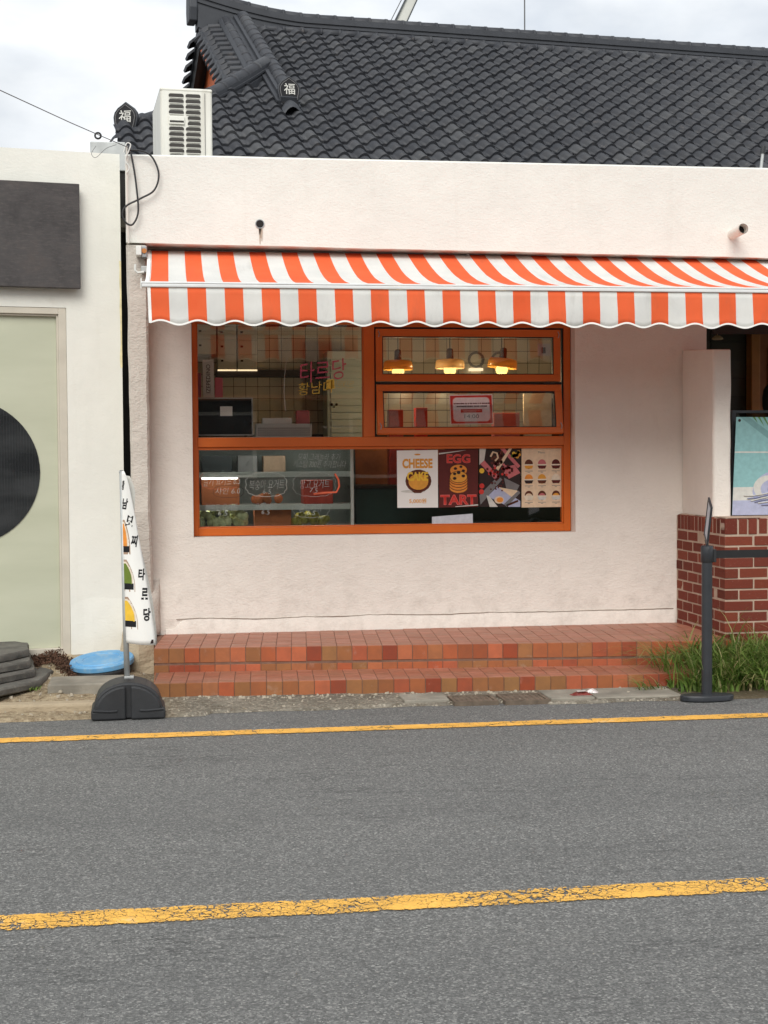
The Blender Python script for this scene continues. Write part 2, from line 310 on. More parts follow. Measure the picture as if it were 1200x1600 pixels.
# ------------------------------------------------------------------ mesh helpers
ROOTLOC = {}
def root_of(p):
    while p.parent: p = p.parent
    return p
def link(name, me, parent=None, loc=None, label=None, kind=None):
    o = bpy.data.objects.new(name, me); COL.objects.link(o)
    if parent is not None: o.parent = parent
    if loc is not None: o.location = loc
    if label: o['label'] = label
    if kind: o['kind'] = kind
    return o
def thing(name, label, cat, loc=(0, 0, 0), group=None, kind=None):
    o = bpy.data.objects.new(name, None); COL.objects.link(o); o.location = loc; o.empty_display_size = .2
    tag(o, label, cat, group, kind); return o
def tag(o, label=None, cat=None, group=None, kind=None):
    if label: o['label'] = label
    if cat: o['category'] = cat
    if group: o['group'] = group
    if kind: o['kind'] = kind
    return o
class MB:
    def __init__(s): s.v = []; s.f = []; s.uv = None
    def add(s, vs, fs):
        k = len(s.v); s.v += [Vector(p) for p in vs]; s.f += [tuple(i+k for i in f) for f in fs]; return s
    def box(s, x0, x1, y0, y1, z0, z1, M=None):
        vs = [Vector((x, y, z)) for z in (z0, z1) for y in (y0, y1) for x in (x0, x1)]
        if M: vs = [M @ p for p in vs]
        return s.add(vs, [(0, 2, 3, 1), (4, 5, 7, 6), (0, 1, 5, 4), (2, 6, 7, 3), (0, 4, 6, 2), (1, 3, 7, 5)])
    def tube(s, pts, r, n=8, caps=True):
        pts = [Vector(p) for p in pts]; rs = r if isinstance(r, (list, tuple)) else [r]*len(pts)
        k = len(s.v); prev = None
        for i, p in enumerate(pts):
            d = (pts[min(i+1, len(pts)-1)] - pts[max(i-1, 0)]).normalized()
            if prev is None: a = d.orthogonal().normalized()
            else: a = (prev - d*prev.dot(d)).normalized()
            prev = a; b = d.cross(a)
            for j in range(n):
                t = 2*math.pi*j/n; s.v.append(p + (a*math.cos(t) + b*math.sin(t))*rs[i])
        for i in range(len(pts)-1):
            for j in range(n):
                s.f.append((k+i*n+j, k+i*n+(j+1) % n, k+(i+1)*n+(j+1) % n, k+(i+1)*n+j))
        if caps:
            s.f.append(tuple(k+j for j in reversed(range(n)))); s.f.append(tuple(k+(len(pts)-1)*n+j for j in range(n)))
        return s
    def lathe(s, prof, c=(0, 0, 0), n=24, M=None):
        k = len(s.v); c = Vector(c)
        for (r, z) in prof:
            for j in range(n):
                t = 2*math.pi*j/n; p = Vector((r*math.cos(t), r*math.sin(t), z))
                s.v.append((M @ p if M else p) + c)
        for i in range(len(prof)-1):
            for j in range(n): s.f.append((k+i*n+j, k+i*n+(j+1) % n, k+(i+1)*n+(j+1) % n, k+(i+1)*n+j))
        s.f.append(tuple(k+j for j in reversed(range(n)))); s.f.append(tuple(k+(len(prof)-1)*n+j for j in range(n)))
        return s
    def prism(s, poly, ext):        # poly: list of 3-D points in one plane, ext: extrusion vector
        n = len(poly); poly = [Vector(p) for p in poly]; ext = Vector(ext)
        return s.add(poly + [p+ext for p in poly], [tuple(reversed(range(n))), tuple(range(n, 2*n))] + [(i, (i+1) % n, n+(i+1) % n, n+i) for i in range(n)])
    def sweep(s, secs, closed=True):  # list of equal-length rings
        k = len(s.v); n = len(secs[0])
        for r in secs: s.v += [Vector(p) for p in r]
        for i in range(len(secs)-1):
            for j in range(n if closed else n-1): s.f.append((k+i*n+j, k+i*n+(j+1) % n, k+(i+1)*n+(j+1) % n, k+(i+1)*n+j))
        if closed: s.f.append(tuple(k+j for j in reversed(range(n)))); s.f.append(tuple(k+(len(secs)-1)*n+j for j in range(n)))
        return s
    def mesh(s, name, mat, off=None, smooth=False):
        me = bpy.data.meshes.new(name)
        o = Vector(off) if off is not None else Vector((0, 0, 0))
        me.from_pydata([tuple(p-o) for p in s.v], [], s.f); me.validate()
        bm = bmesh.new(); bm.from_mesh(me); bmesh.ops.recalc_face_normals(bm, faces=bm.faces); bm.to_mesh(me); bm.free()
        me.materials.append(MATS[mat])
        if smooth:
            for p in me.polygons: p.use_smooth = True
        me.update(); return me
    def build(s, name, mat, parent=None, smooth=False, bevel=0, label=None, kind=None, seg=2, origin=None):
        off = root_of(parent).location if parent is not None else origin
        o = link(name, s.mesh(name, mat, off, smooth), parent, None, label, kind)
        if origin is not None and parent is None: o.location = origin
        if bevel:
            b = o.modifiers.new('bevel', 'BEVEL'); b.width = bevel; b.segments = seg; b.limit_method = 'ANGLE'; b.angle_limit = R(40)
            if smooth is False: pass
        return o
def smooth_by_angle(o, a=35):
    me = o.data
    for p in me.polygons: p.use_smooth = True
    bm = bmesh.new(); bm.from_mesh(me)
    for e in bm.edges: e.smooth = not (len(e.link_faces) == 2 and e.calc_face_angle(0) > R(a))
    bm.to_mesh(me); bm.free(); return o
def text_mesh(txt, size, bold=0.0, align='CENTER'):
    cu = bpy.data.curves.new('lettering', 'FONT'); cu.body = txt; cu.size = size; cu.offset = bold; cu.align_x = align; cu.align_y = 'CENTER'; cu.resolution_u = 3
    o = bpy.data.objects.new('lettering', cu); COL.objects.link(o); bpy.context.view_layer.update()
    dg = bpy.context.evaluated_depsgraph_get(); me = bpy.data.meshes.new_from_object(o.evaluated_get(dg)); bpy.data.objects.remove(o); bpy.data.curves.remove(cu)
    return me
def lettering(txt, p, size, mat, parent, bold=0.0, w=None, h=None, rot=0, xdir=(1, 0, 0), zdir=(0, 0, 1), name='lettering', shear=0, jitter=0):
    me = text_mesh(txt, size, bold)
    if len(me.vertices) == 0: return None
    xs = [v.co.x for v in me.vertices]; ys = [v.co.y for v in me.vertices]
    cx, cy = (min(xs)+max(xs))/2, (min(ys)+max(ys))/2
    sx = w/(max(xs)-min(xs)) if w else 1; sy = h/(max(ys)-min(ys)) if h else (sx if w else 1)
    if h and not w: sx = sy
    X = Vector(xdir).normalized(); Z = Vector(zdir).normalized(); off = root_of(parent).location; c, s_ = math.cos(rot), math.sin(rot)
    for v in me.vertices:
        a, b = (v.co.x-cx)*sx, (v.co.y-cy)*sy; a += b*shear
        if jitter: b += jitter*(math.sin(a*38+len(txt))*.8+2.2*nz3(a, b, len(txt), 45)); a += jitter*(1.6*nz3(b, a, 3+len(txt), 50)+math.sin(b*60)*.7)
        a, b = a*c-b*s_, a*s_+b*c
        v.co = Vector(p) + X*a + Z*b - off
    me.materials.clear(); me.materials.append(MATS[mat]); me.update()
    return link(name, me, parent)
def disc_pts(c, r, n=20, rz=None, X=Vector((1, 0, 0)), Z=Vector((0, 0, 1))):
    rz = rz or r; return [Vector(c)+X*(r*math.cos(2*math.pi*i/n))+Z*(rz*math.sin(2*math.pi*i/n)) for i in range(n)]
def flat(poly, name, mat, parent): return MB().add(poly, [tuple(range(len(poly)))]).build(name, mat, parent)
def nz3(x, y, z, s=1): return noise.noise(Vector((x*s, y*s, z*s)))

# ================================================================== the setting: ground, road, pavement
YW, YB, YG = 9.96, 9.68, 10.07          # recessed wall, overhanging band, window frame front
g = MB().box(-300, 300, -300, 300, -.6, -.02).build('ground', 'ground_far'); tag(g, kind='structure')
rd = MB().add([(-40, -12, 0), (40, -12, 0), (40, 8.6, 0), (-40, 8.6, 0)], [(0, 1, 2, 3)]).build('road', 'asphalt'); tag(rd, kind='structure')
def line_mark(name, y, w, mat):
    m = MB(); n = 160; a = []; b = []
    for i in range(n+1):
        x = -10 + 24*i/n
        a.append((x, y-w/2+.006*nz3(x, 3, y, 9), .004)); b.append((x, y+w/2+.006*nz3(x, 7, y, 9), .004))
    m.add(a+b, [(i, i+1, n+2+i, n+1+i) for i in range(n)]); o = m.build(name, mat); tag(o, kind='structure'); return o
line_mark('yellow_centre_line', 4.55, .185, 'yellow_centre'); line_mark('yellow_edge_line', 7.568, .14, 'yellow_edge')
def pave_h(x, y):
    h = .012 + .010*nz3(x, y, 0, 3) + .006*nz3(x, y, 4, 14)
    l = max(0, min(1, (-.02-x)/.25)); t = max(0, min(1, (y-8.35)/1.1))
    h += l*(.115*min(1, max(0, (y-8.35)/1.45))**1.6 + .012*nz3(x, y, 2, 8) + .008*nz3(x, y, 9, 30))
    r_ = max(0, min(1, (x-2.8)/.4)); h += r_*.05*max(0, min(1, (y-8.3)/.5))
    return h
m = MB(); nx, ny = 220, 50; vs = []
for j in range(ny+1):
    for i in range(nx+1):
        x = -3.2 + 9.6*i/nx; e = 8.13 + .045*nz3(x, 0, 5, 2.1) + .02*nz3(x, 1, 2, 11) + (-.02 if x < .2 else (.055 if x < 2.1 else 0))
        y = e + (10.4-e)*(j/ny)**1.25; vs.append((x, y, pave_h(x, y) if j else .001))
m.add(vs, [(j*(nx+1)+i, j*(nx+1)+i+1, (j+1)*(nx+1)+i+1, (j+1)*(nx+1)+i) for j in range(ny) for i in range(nx)])
pv = m.build('pavement', 'rough_pavement', smooth=True); tag(pv, kind='structure')
# concrete slabs let into the verge (pieces of the pavement)
for (x0, x1, y0, y1) in [(2.14, 2.40, 8.18, 8.49), (2.41, 2.92, 8.17, 8.50), (1.30, 1.56, 8.25, 8.48)]:
    MB().box(x0, x1, y0, y1, -.02, .026 + random.random()*.006).build('concrete_slab', 'concrete_slab', pv, bevel=.006)
MB().box(-3.0, -.43, 8.36, 8.48, -.02, .052).build('kerb_stone', 'old_concrete', pv, bevel=.015)
MB().box(-.74, -.30, 8.83, 9.16, -.02, .092).build('concrete_slab', 'concrete_slab', pv, bevel=.01)
# loose stones
random.seed(3); m = MB()
for _ in range(420):
    u = random.random()
    if u < .45: x = random.uniform(-.95, .0); y = random.uniform(8.2, 9.6)
    elif u < .85: x = random.uniform(-.1, 2.7); y = 8.70 - .06*x - abs(random.gauss(0, .05)) - .01
    else: x = random.uniform(-.3, 2.8); y = random.uniform(8.15, 8.6)
    r = random.choice([.005, .006, .008, .010, .014]) * random.uniform(.7, 1.2); h = pave_h(x, y)
    ps = []
    for k in range(6):
        t = k*math.pi/3 + random.random()*.5; ps.append((x+r*math.cos(t)*random.uniform(.7, 1.2), y+r*math.sin(t)*random.uniform(.7, 1.2), h-.003))
    top = [(x+(a-x)*.6, y+(b-y)*.6, h+r*random.uniform(.5, .9)) for a, b, c in ps]
    m.add(ps+top, [tuple(range(6, 12))] + [(i, (i+1) % 6, 6+(i+1) % 6, 6+i) for i in range(6)])
o = m.build('gravel', 'pebble'); tag(o, 'small loose stones scattered along the tiled step and verge', 'gravel', kind='stuff')
# two drain gratings
for k, (x0, x1, y0, y1) in enumerate([(1.575, 1.83, 8.17, 8.40), (1.865, 2.13, 8.15, 8.41)]):
    t = thing('drain_grating', ['rusty clogged drain grating beside the narrow concrete slab', 'rusty clogged drain grating beside the wide concrete slabs'][k], 'grating', ((x0+x1)/2, (y0+y1)/2, .01), 'drain gratings in the verge')
    f = MB(); w = .018
    f.box(x0, x1, y0, y0+w, -.02, .026).box(x0, x1, y1-w, y1, -.02, .026).box(x0, x0+w, y0+w, y1-w, -.02, .026).box(x1-w, x1, y0+w, y1-w, -.02, .026)
    f.build('frame', 'iron', t); MB().box(x0+w, x1-w, y0+w, y1-w, -.02, .0185).build('mud', 'iron', t)
    n = 7
    for i in range(n):
        xx = x0+w+(x1-x0-2*w)*(i+.5)/n; MB().box(xx-.006, xx+.006, y0+w, y1-w, .014, .021).build('bar', 'iron', t)

# ================================================================== tiled steps
st = thing('tiled_steps', 'two terracotta tiled steps in front of the shop window', 'steps', (1.4, 9.0, 0))
SO = st.location.copy()
A1, B1 = Vector((-.118, 8.738, 0)), Vector((3.20, 8.53, 0)); A2, B2 = Vector((-.122, 9.205, 0)), Vector((3.505, 8.895, 0))
H1, H2 = .094, .242
MB().prism([A1+Vector((.004, .0035, .005)), B1+Vector((0, .0035, .005)), (3.2, 9.3, .005), (-.112, 9.3, .005)], (0, 0, H1-.0085)).build('step_core', 'grout', st)
MB().prism([A2+Vector((.004, .0035, .005)), B2+Vector((-.004, .0035, .005)), (3.50, 9.955, .005), (-.112, 9.955, .005)], (0, 0, H2-.0085)).build('step_core', 'grout', st)
TP = .0948; TW = TP-.0044
def tile_mesh(w, d, h, nm):
    mb = MB().box(0, w, 0, d, 0, h); me = mb.mesh(nm, 'terracotta')
    bm = bmesh.new(); bm.from_mesh(me); bmesh.ops.bevel(bm, geom=bm.edges[:], offset=.0016, segments=1, affect='EDGES'); bm.to_mesh(me); bm.free(); return me
me_r = tile_mesh(TW, .012, TW-.001, 'riser_tile'); me_h = tile_mesh(TW, .012, .0465, 'riser_tile_half'); me_t = tile_mesh(TW, TW, .010, 'tread_tile'); treads = []; me_t.materials[0] = MATS['tread']
random.seed(11)
def place(me, nm, p, rz, sc=(1, 1, 1), tilt=.006):
    o = link(nm, me, st, Vector(p)-SO); o.rotation_euler = (random.gauss(0, tilt), random.gauss(0, tilt), rz+random.gauss(0, tilt*.7)); o.scale = sc; return o
for A, B, z0, H, rows, up in ((A1, B1, .0, H1, 5, False), (A2, B2, H1-.006, H2, 12, True)):
    d = (B-A); Ln = d.length; d.normalize(); nrm = Vector((-d.y, d.x, 0)); rz = math.atan2(d.y, d.x); n = int(Ln/TP)+1
    for i in range(n):
        p = A + d*(i*TP); w = min(1, (Ln-i*TP)/TW)
        if w < .15: continue
        j = lambda: nrm*max(-.0015, min(.0015, random.gauss(0, .0008)))
        if not up: place(me_r, 'riser_tile', p+j()+Vector((0, 0, H-TW-.001)), rz, (w, 1, 1))
        else:
            place(me_h, 'riser_tile', p+j()+Vector((0, 0, z0+.001)), rz, (w, 1, 1)); place(me_r, 'riser_tile', p+j()+Vector((0, 0, H-TW-.001)), rz, (w, 1, 1))
        dep = TP
        for q in range(rows):
            ln = dep-.004; pp = p + nrm*(.0145 + q*dep) + Vector((0, 0, H-.0105+random.gauss(0, .0006)))
            if up:
                if pp.y > 9.94: continue
                off = (q % 2)*0.0
            if not up and pp.y > A2.y+(B2.y-A2.y)*(pp.x-A2.x)/(B2.x-A2.x)+.01: continue
            treads.append((pp.y, pp.x, pp, rz, w))
treads.sort(key=lambda q: q[0]); rest_t = MB()
for k, (_, _, pp, rz, w) in enumerate(treads):       # the nearest 300 are single tiles, the rest one piece
    if k < 300: place(me_t, 'tread_tile', pp, rz, (w, 1, 1), .003)
    else: rest_t.box(0, TW*w, 0, TW, 0, .010, Matrix.Translation(pp) @ Matrix.Rotation(rz, 4, 'Z'))
rest_t.build('tread_tile_field', 'tread', st, kind='stuff')
# left flank of the steps
for z, y0, y1 in ((0.0, 8.76, 9.21), (H1, 9.22, 9.9)):
    k = 0; y = y0
    while y < y1-.03:
        o = link('riser_tile', me_r if z == 0 else me_r, st, Vector((-.119, y+TW, z+.001 if z == 0 else z+.05))-SO); o.rotation_euler = (0, 0, -math.pi/2+.0); y += TP

# ================================================================== the pink shop
shop = thing('shop_building', 'pale pink plastered shop with orange window under a striped awning', 'building', (1.7, 10.1, .2))
def zat(x, y, Y): return at(x, y, Y).z
def xat(x, y, Y): return at(x, y, Y).x
wx0, wx1 = xat(302, 700, YW)-.004, xat(899, 700, YW); wz0, wz1 = zat(600, 835.5, YW), 2.42
RX = 3.736
def wall_hole(m, X0, X1, Z0, Z1, hx0, hx1, hz0, hz1, Y, D):
    xs = [X0, hx0, hx1, X1]; zs = [Z0, hz0, hz1, Z1]; V = []
    for y in (Y, Y+D):
        for z in zs:
            for x in xs: V.append((x, y, z))
    F = []
    for l in (0, 16):
        for j in range(3):
            for i in range(3):
                if i == 1 and j == 1: continue
                F.append((l+j*4+i, l+j*4+i+1, l+(j+1)*4+i+1, l+(j+1)*4+i))
    for (a, b) in ((5, 6), (6, 10), (10, 9), (9, 5), (0, 3), (3, 15), (15, 12), (12, 0)): F.append((a, b, b+16, a+16))
    m.add(V, F)
m = MB(); wall_hole(m, -.26, RX, .05, 2.80, wx0, wx1, wz0, wz1, YW, .26); m.build('front_wall', 'pink_plaster', shop)
# thin uneven render coat over the foot of the wall
m = MB(); n = 60; V = []
for i in range(n+1):
    x = -.05 + (3.50+.05)*i/n; zt = .338 + .012*nz3(x, 0, 0, 2.5) + .004*nz3(x, 3, 0, 14) + (-.06 if x < .06 else 0); dy = .010+.004*nz3(x, 5, 0, 6)
    V += [(x, YW-dy-.004, .20), (x, YW-dy, zt-.006), (x, YW-dy*.6, zt), (x, YW+.004, zt)]
m.add(V, [(i*4+k, (i+1)*4+k, (i+1)*4+k+1, i*4+k+1) for i in range(n) for k in range(3)]); m.build('plinth_render', 'pink_plaster', shop, smooth=True)
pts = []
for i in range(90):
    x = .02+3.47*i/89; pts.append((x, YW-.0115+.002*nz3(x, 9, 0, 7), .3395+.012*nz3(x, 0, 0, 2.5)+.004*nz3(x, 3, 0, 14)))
MB().tube(pts, [max(.0006, .0022+.0022*nz3(p[0], 2, 2, 3.3)) for p in pts], 5).build('crack_shade_line', 'crack_shade_brown', shop)  # dark tube painting in the ledge shadow along the plinth crack
# overhanging band (parapet), its lower edge sags a little to the right
bz0, bz1 = zat(205, 379, YB), zat(1200, 403, YB); tz0, tz1 = zat(240, 241, YB), zat(1200, 262, YB)
x0 = xat(196, 300, YB); x1 = 7.5; sl = (bz1-bz0)/(xat(1200, 400, YB)-x0)
m = MB(); n = 60; secs = []
for i in range(n+1):
    x = x0+(x1-x0)*i/n; zb = bz0+sl*(x-x0)+.004*nz3(x, 1, 0, 2); zt = tz0+(tz1-tz0)*(x-x0)/4.2+.004*nz3(x, 8, 0, 1.5)
    yy = YB+.004*nz3(x, 4, 0, 1.3)
    secs.append([(x, yy, zb), (x, 10.24, zb), (x, 10.24, zt-.01), (x, 10.235, zt), (x, yy+.012, zt), (x, yy, zt-.012)])
m.sweep(secs); m.build('parapet_band', 'band_plaster', shop)
# left pier, fading into the wall at the bottom
m = MB(); secs = []
for k in range(41):
    t = k/40; z = .42 + (2.80-.42)*t
    fr = YB+.01+.006*nz3(0, 0, z, 6) if z > 1.05 else YB+.016 + (YW-.05-YB)*((1.05-z)/.63)**1.4
    xl = x0-.002+.006*nz3(2, 0, z, 4) + .02*(1-t); xr = -.138+.012*nz3(5, 0, z, 3)+.006*nz3(5, 0, z, 12) + (.03 if z < .9 else 0)*(.9-z)
    secs.append([(xl, fr+.02, z), (xl+.012, fr, z), ((xl+xr)/2, fr-.006*nz3(1, 1, z, 5), z), (xr-.014, fr+.002, z), (xr, fr+.022, z), (xr, 10.1, z), (xl, 10.1, z)])
m.sweep(secs); m.build('pier', 'grey_plaster', shop, smooth=False)
# rough footing under the left corner
m = MB(); secs = []
for k in range(9):
    z = -.02+.30*k/8; secs.append([(-.335+.02*nz3(1, 0, z, 9), 9.46+.05*nz3(0, 0, z, 7)+.10*(k/8), z), (-.22, 9.42+.05*nz3(3, 0, z, 8)+.1*(k/8), z), (-.126, 9.47+.04*nz3(7, 0, z, 8)+.1*(k/8), z), (-.126, 10.0, z), (-.335, 10.0, z)])
m.sweep(secs); m.build('footing', 'old_concrete', shop)
m = MB(); secs = []
for k in range(13):
    z = .25+.36*k/12; secs.append([(-.30+.012*nz3(1, 0, z, 9)+.02*(k/12), 9.72+.03*nz3(0, 0, z, 9)+.26*(k/12)**2, z), (-.2, 9.70+.03*nz3(2, 0, z, 9)+.28*(k/12)**2, z), (-.10+.01*nz3(4, 0, z, 9), 9.86+.05*k/12, z), (-.08, 9.99, z), (-.3, 9.99, z)])
m.sweep(secs); m.build('corner_render', 'grey_plaster', shop, smooth=True)
# side return of the shop wall beyond the wing wall and porch back
MB().box(RX-.001, RX+.0, YW+.26, 10.9, .24, 2.8).v and None
MB().box(RX-.22, RX, YW+.262, 11.6, .05, 2.79).build('side_wall', 'pink_plaster', shop)
# wing wall standing on the brick wall
fx0, fx1 = 3.537, 3.662; fz = zat(1130, 546, 9.3)
m = MB(); secs = []
for k in range(25):
    z = 1.0+(fz-1.0)*k/24; a = .006*nz3(1, 0, z, 5); b = .006*nz3(4, 0, z, 4); r = .014
    secs.append([(fx0+a+r, 9.3+b, z), (fx1+b-r, 9.3+a, z), (fx1+b, 9.3+a+r, z), (fx1+.01, YW-.004, z+.045*k/24), (fx0+.02, YW-.004, z+.045*k/24), (fx0+a, 9.3+b+r, z)])
m.sweep(secs); o = m.build('wing_wall', 'pink_plaster', shop, bevel=.016, seg=3)
# two drain outlets
p = at(406, 350, YB); m = MB()
n = 20; ring = lambda r, y: [(p.x+r*math.cos(2*math.pi*i/n), y, p.z+r*math.sin(2*math.pi*i/n)) for i in range(n)]
m.sweep([ring(.030, YB+.002), ring(.030, YB-.006), ring(.025, YB-.006), ring(.024, YB-.003)], closed=True); m.build('drain_outlet', 'grey_metal', shop)
flat(ring(.0245, YB-.0065), 'outlet_bore', 'pipe_dark', shop)
m = MB()
for k in range(5): xx = p.x+random.uniform(-.014, .014); m.add([(xx-.006, YB-.0055, p.z-.028), (xx+.006, YB-.0055, p.z-.028), (xx+.002, YB-.0055, p.z-.05-.02*k), (xx-.002, YB-.0055, p.z-.05-.02*k)], [(0, 1, 2, 3)])
m.build('rust_stain', 'stain_tan', shop)
p = at(1144, 367, YB); d = Vector((.0, -.20, .012)); q = p+d
o = MB().tube([p+Vector((0, .02, 0)), q], .034, 20, caps=False).tube([q, q-d*.4], .030, 20, caps=False).build('drain_pipe', 'pvc_white', shop, smooth=True)
MB().tube([q-d*.30, q-d*.32], .0305, 20).build('pipe_bore', 'pipe_dark', shop)

# ---------------- shop window
def WX(x, Y=YG): return xat(x, 690, Y)
def WZ(y, Y=YG): return zat(600, y, Y)
wf_l, wf_r = wx0+.003, wx1-.003
zb0, zb1 = wz0+.003, WZ(821.5); zm0, zm1 = WZ(699), WZ(682.5); zt0, zt1 = WZ(507), wz1-.003
xl1 = WX(309); xr0 = WX(881); xm0, xm1 = WX(569), WX(586)
D = .075
win = MB().box(wf_l, xl1, YG, YG+D, zb0, zt1).build('window_frame', 'orange_frame', shop, bevel=.003)
def fpart(nm, x0, x1, z0, z1, y0=YG+.001, y1=YG+D-.001, mat='orange_frame', bv=.003): return MB().box(x0, x1, y0, y1, z0, z1).build(nm, mat, win, bevel=bv)
fpart('jamb', xr0, wf_r, zb0, zt1, YG, YG+D)
fpart('bottom_rail', xl1, xr0, zb0, zb1); fpart('top_rail', xl1, xr0, zt0, zt1)
fpart('middle_rail', xl1, xr0, zm0+.008, zm1, YG-.004, YG+D); fpart('glazing_bead', xl1, xr0, zm0-.012, zm0+.0075, YG+.014, YG+D-.01)
fpart('mullion', xm0, xm1, zm1, zt0); 
fpart('glazing_bead', xl1, xr0, zb1, zb1+.008, YG+.016, YG+D-.01); fpart('glazing_bead', xl1, xl1+.007, zb1+.008, zm0-.012, YG+.016, YG+D-.01); fpart('glazing_bead', xr0-.010, xr0, zb1+.008, zm0-.012, YG+.016, YG+D-.01)
fpart('glazing_bead', xl1, xl1+.006, zm1, zt0, YG+.016, YG+D-.01); fpart('glazing_bead', xm0-.006, xm0, zm1, zt0, YG+.016, YG+D-.01)
# fixed panes
yp = YG+.040
p1 = MB().box(xl1+.002, xm0-.002, yp, yp+.006, zm1-.002, zt0+.002).build('pane', 'window_glass', win, label='upper fixed pane with pink and yellow handwriting')
p2 = MB().box(xl1+.002, xr0-.002, yp, yp+.006, zb1-.002, zm0+.0).build('pane', 'window_glass', win, label='lower fixed pane with white handwriting')
# black gasket surround of the opening lights
gx0, gx1, gz0, gz1 = xm1, xr0, WZ(686), WZ(511)
gk = .012
for (a, b, c, d_) in ((gx0, gx0+gk, gz0, gz1), (gx1-gk, gx1, gz0, gz1), (gx0+gk, gx1-gk, gz0, gz0+gk), (gx0+gk, gx1-gk, gz1-gk, gz1), (gx0+gk, gx1-gk, WZ(600), WZ(596.5))): fpart('gasket', a, b, c, d_, YG+.012, YG+D-.004, 'gasket', 0)
if gz0 > zm1: fpart('middle_rail', gx0, gx1, zm1, gz0)
if gz1 < zt0: fpart('top_rail', gx0, gx1, gz1, zt0)
def sash(px0, px1, py0, py1, gx_0, gx_1, gy0, gy1, tilt, lab):
    x0_, x1_, z0_, z1_ = WX(px0), WX(px1), WZ(py1), WZ(py0); a0, a1, b0, b1 = WX(gx_0), WX(gx_1), WZ(gy1), WZ(gy0)
    piv = Vector((0, YG-.006, z1_)); Rm = Matrix.Translation(piv) @ Matrix.Rotation(tilt, 4, 'X') @ Matrix.Translation(-piv)
    y0_, y1_ = YG-.012, YG+.036; m = MB()
    m.box(x0_, x1_, y0_, y1_, z0_, b0, Rm).box(x0_, x1_, y0_, y1_, b1, z1_, Rm).box(x0_, a0, y0_+.0005, y1_-.0005, b0, b1, Rm).box(a1, x1_, y0_+.0005, y1_-.0005, b0, b1, Rm)
    m.build('sash', 'orange_frame', win, bevel=.0025, label=lab)
    g_ = MB(); t_ = .006
    for (a, b, c, d_) in ((a0, a1, b0, b0+t_), (a0, a1, b1-t_, b1), (a0, a0+t_, b0+t_, b1-t_), (a1-t_, a1, b0+t_, b1-t_)): g_.box(a, b, y0_+.006, y1_-.002, c, d_, Rm)
    g_.build('gasket', 'gasket', win); MB().box(a0+.001, a1-.001, y0_+.016, y0_+.021, b0+.001, b1-.001, Rm).build('pane', 'window_glass', win)
    for xx in (x0_+.018, x1_-.018):
        for zz in ((z1_-.035,) if tilt == 0 else (z0_+.05,)):
            MB().tube([Rm @ Vector((xx, y0_-.006, zz-.022)), Rm @ Vector((xx+.006, y0_-.008, zz)), Rm @ Vector((xx-.002, y0_-.006, zz+.022))], .0032, 6).build('catch', 'grey_metal', win)
sash(588, 875.5, 514, 596, 598, 865, 525.5, 585, 0, 'closed upper awning sash'); sash(588.5, 876.5, 601, 679.5, 598, 866, 611.5, 670, -.19, 'lower awning sash opened a crack')
for xx in (605, 731, 858): MB().box(WX(xx-9), WX(xx+9), YG-.016, YG-.002, WZ(600.5), WZ(596.8)).build('hinge', 'gasket', win)

# ---------------- handwriting on the panes (marker, flat)
yl = yp-.0015
def pos(x, y): q = at(x, y, yl); return (q.x, q.y, q.z)
PXM = 2300/10.15
def hand(t, x, y, w, h, mat, rot=0, bold=.0, sh=0): return lettering(t, pos(x, y), .05, mat, win, bold-.0010, w/PXM, h/PXM, rot, shear=sh+.12, jitter=.0016)
hand('타르당', 505, 579, 72, 32, 'marker_pink', .10, .0010); hand('황남다', 494, 606, 56, 19, 'marker_yellow', .08, .0006)
hand('타르타르', 536, 601, 34, 12, 'marker_yellow', .0)
MB().prism([pos(510, 594), pos(522, 592), pos(523, 607), pos(510, 609)], (0, .0008, 0)).build('marker_patch', 'marker_yellow', win)
hand('모찌 그래놀라 추가', 499, 714, 66, 11, 'chalk', -.02); hand('커스텀 700원 추가합니다', 500, 725, 82, 11, 'chalk', -.02)
hand('딸기 요거트 6.5', 347, 751, 56, 15, 'chalk', .03); hand('샤인 6.0', 356, 767, 38, 10, 'chalk', .0)
hand('복숭아 요거트', 417, 757, 54, 15, 'chalk', .03); hand('6.5', 417, 768, 12, 6, 'chalk')
hand('망고 요거트', 492, 756, 46, 14, 'chalk', .03); hand('7.5', 490, 766, 12, 6, 'chalk')
hand('청포도 요거트', 346, 793, 50, 12, 'chalk', .02); hand('6.5', 348, 802, 14, 6, 'chalk'); hand('자몽에이드', 416, 791, 34, 10, 'chalk', -.02); hand('6.5', 415, 800, 12, 6, 'chalk')
hand('골드키위', 485, 793, 34, 12, 'chalk', .0); hand('6.5', 486, 801, 12, 6, 'chalk')
def cloud(cx, cy, rx, ry, mat='chalk', bumps=14, r=.0016, a0=0, a1=1):
    pts = []
    for i in range(int(120*(a1-a0))+1):
        t = 2*math.pi*(a0+i/120); k = 1+.055*abs(math.sin(t*bumps/2)); e = .72
        c_, s_ = math.cos(t), math.sin(t); pts.append(pos(cx+rx*k*math.copysign(abs(c_)**e, c_), cy-ry*k*math.copysign(abs(s_)**e, s_)))
    MB().tube(pts, r, 5).build('drawn_cloud', mat, win)
cloud(416, 757, 31, 18); cloud(491, 757, 32, 18, r=.0009); cloud(486, 792, 28, 16, r=.0009, a0=.5, a1=1.0); cloud(357, 768, 23, 9, 'ink_dark', r=.0011); cloud(344, 750, 30, 14, 'marker_orange', r=.0009, a0=.4, a1=.9)
MB().tube([pos(523, 740), pos(529, 750), pos(530, 760), pos(526, 769), pos(508, 770), pos(490, 772)], .007, 6).build('marker_patch', 'marker_orange', win)
cl = [pos(470+8*math.sin(i*.4), 555+i*4.2) if i < 12 else pos(462+ (i-12)*3, 607+(i-12)*7) for i in range(20)]
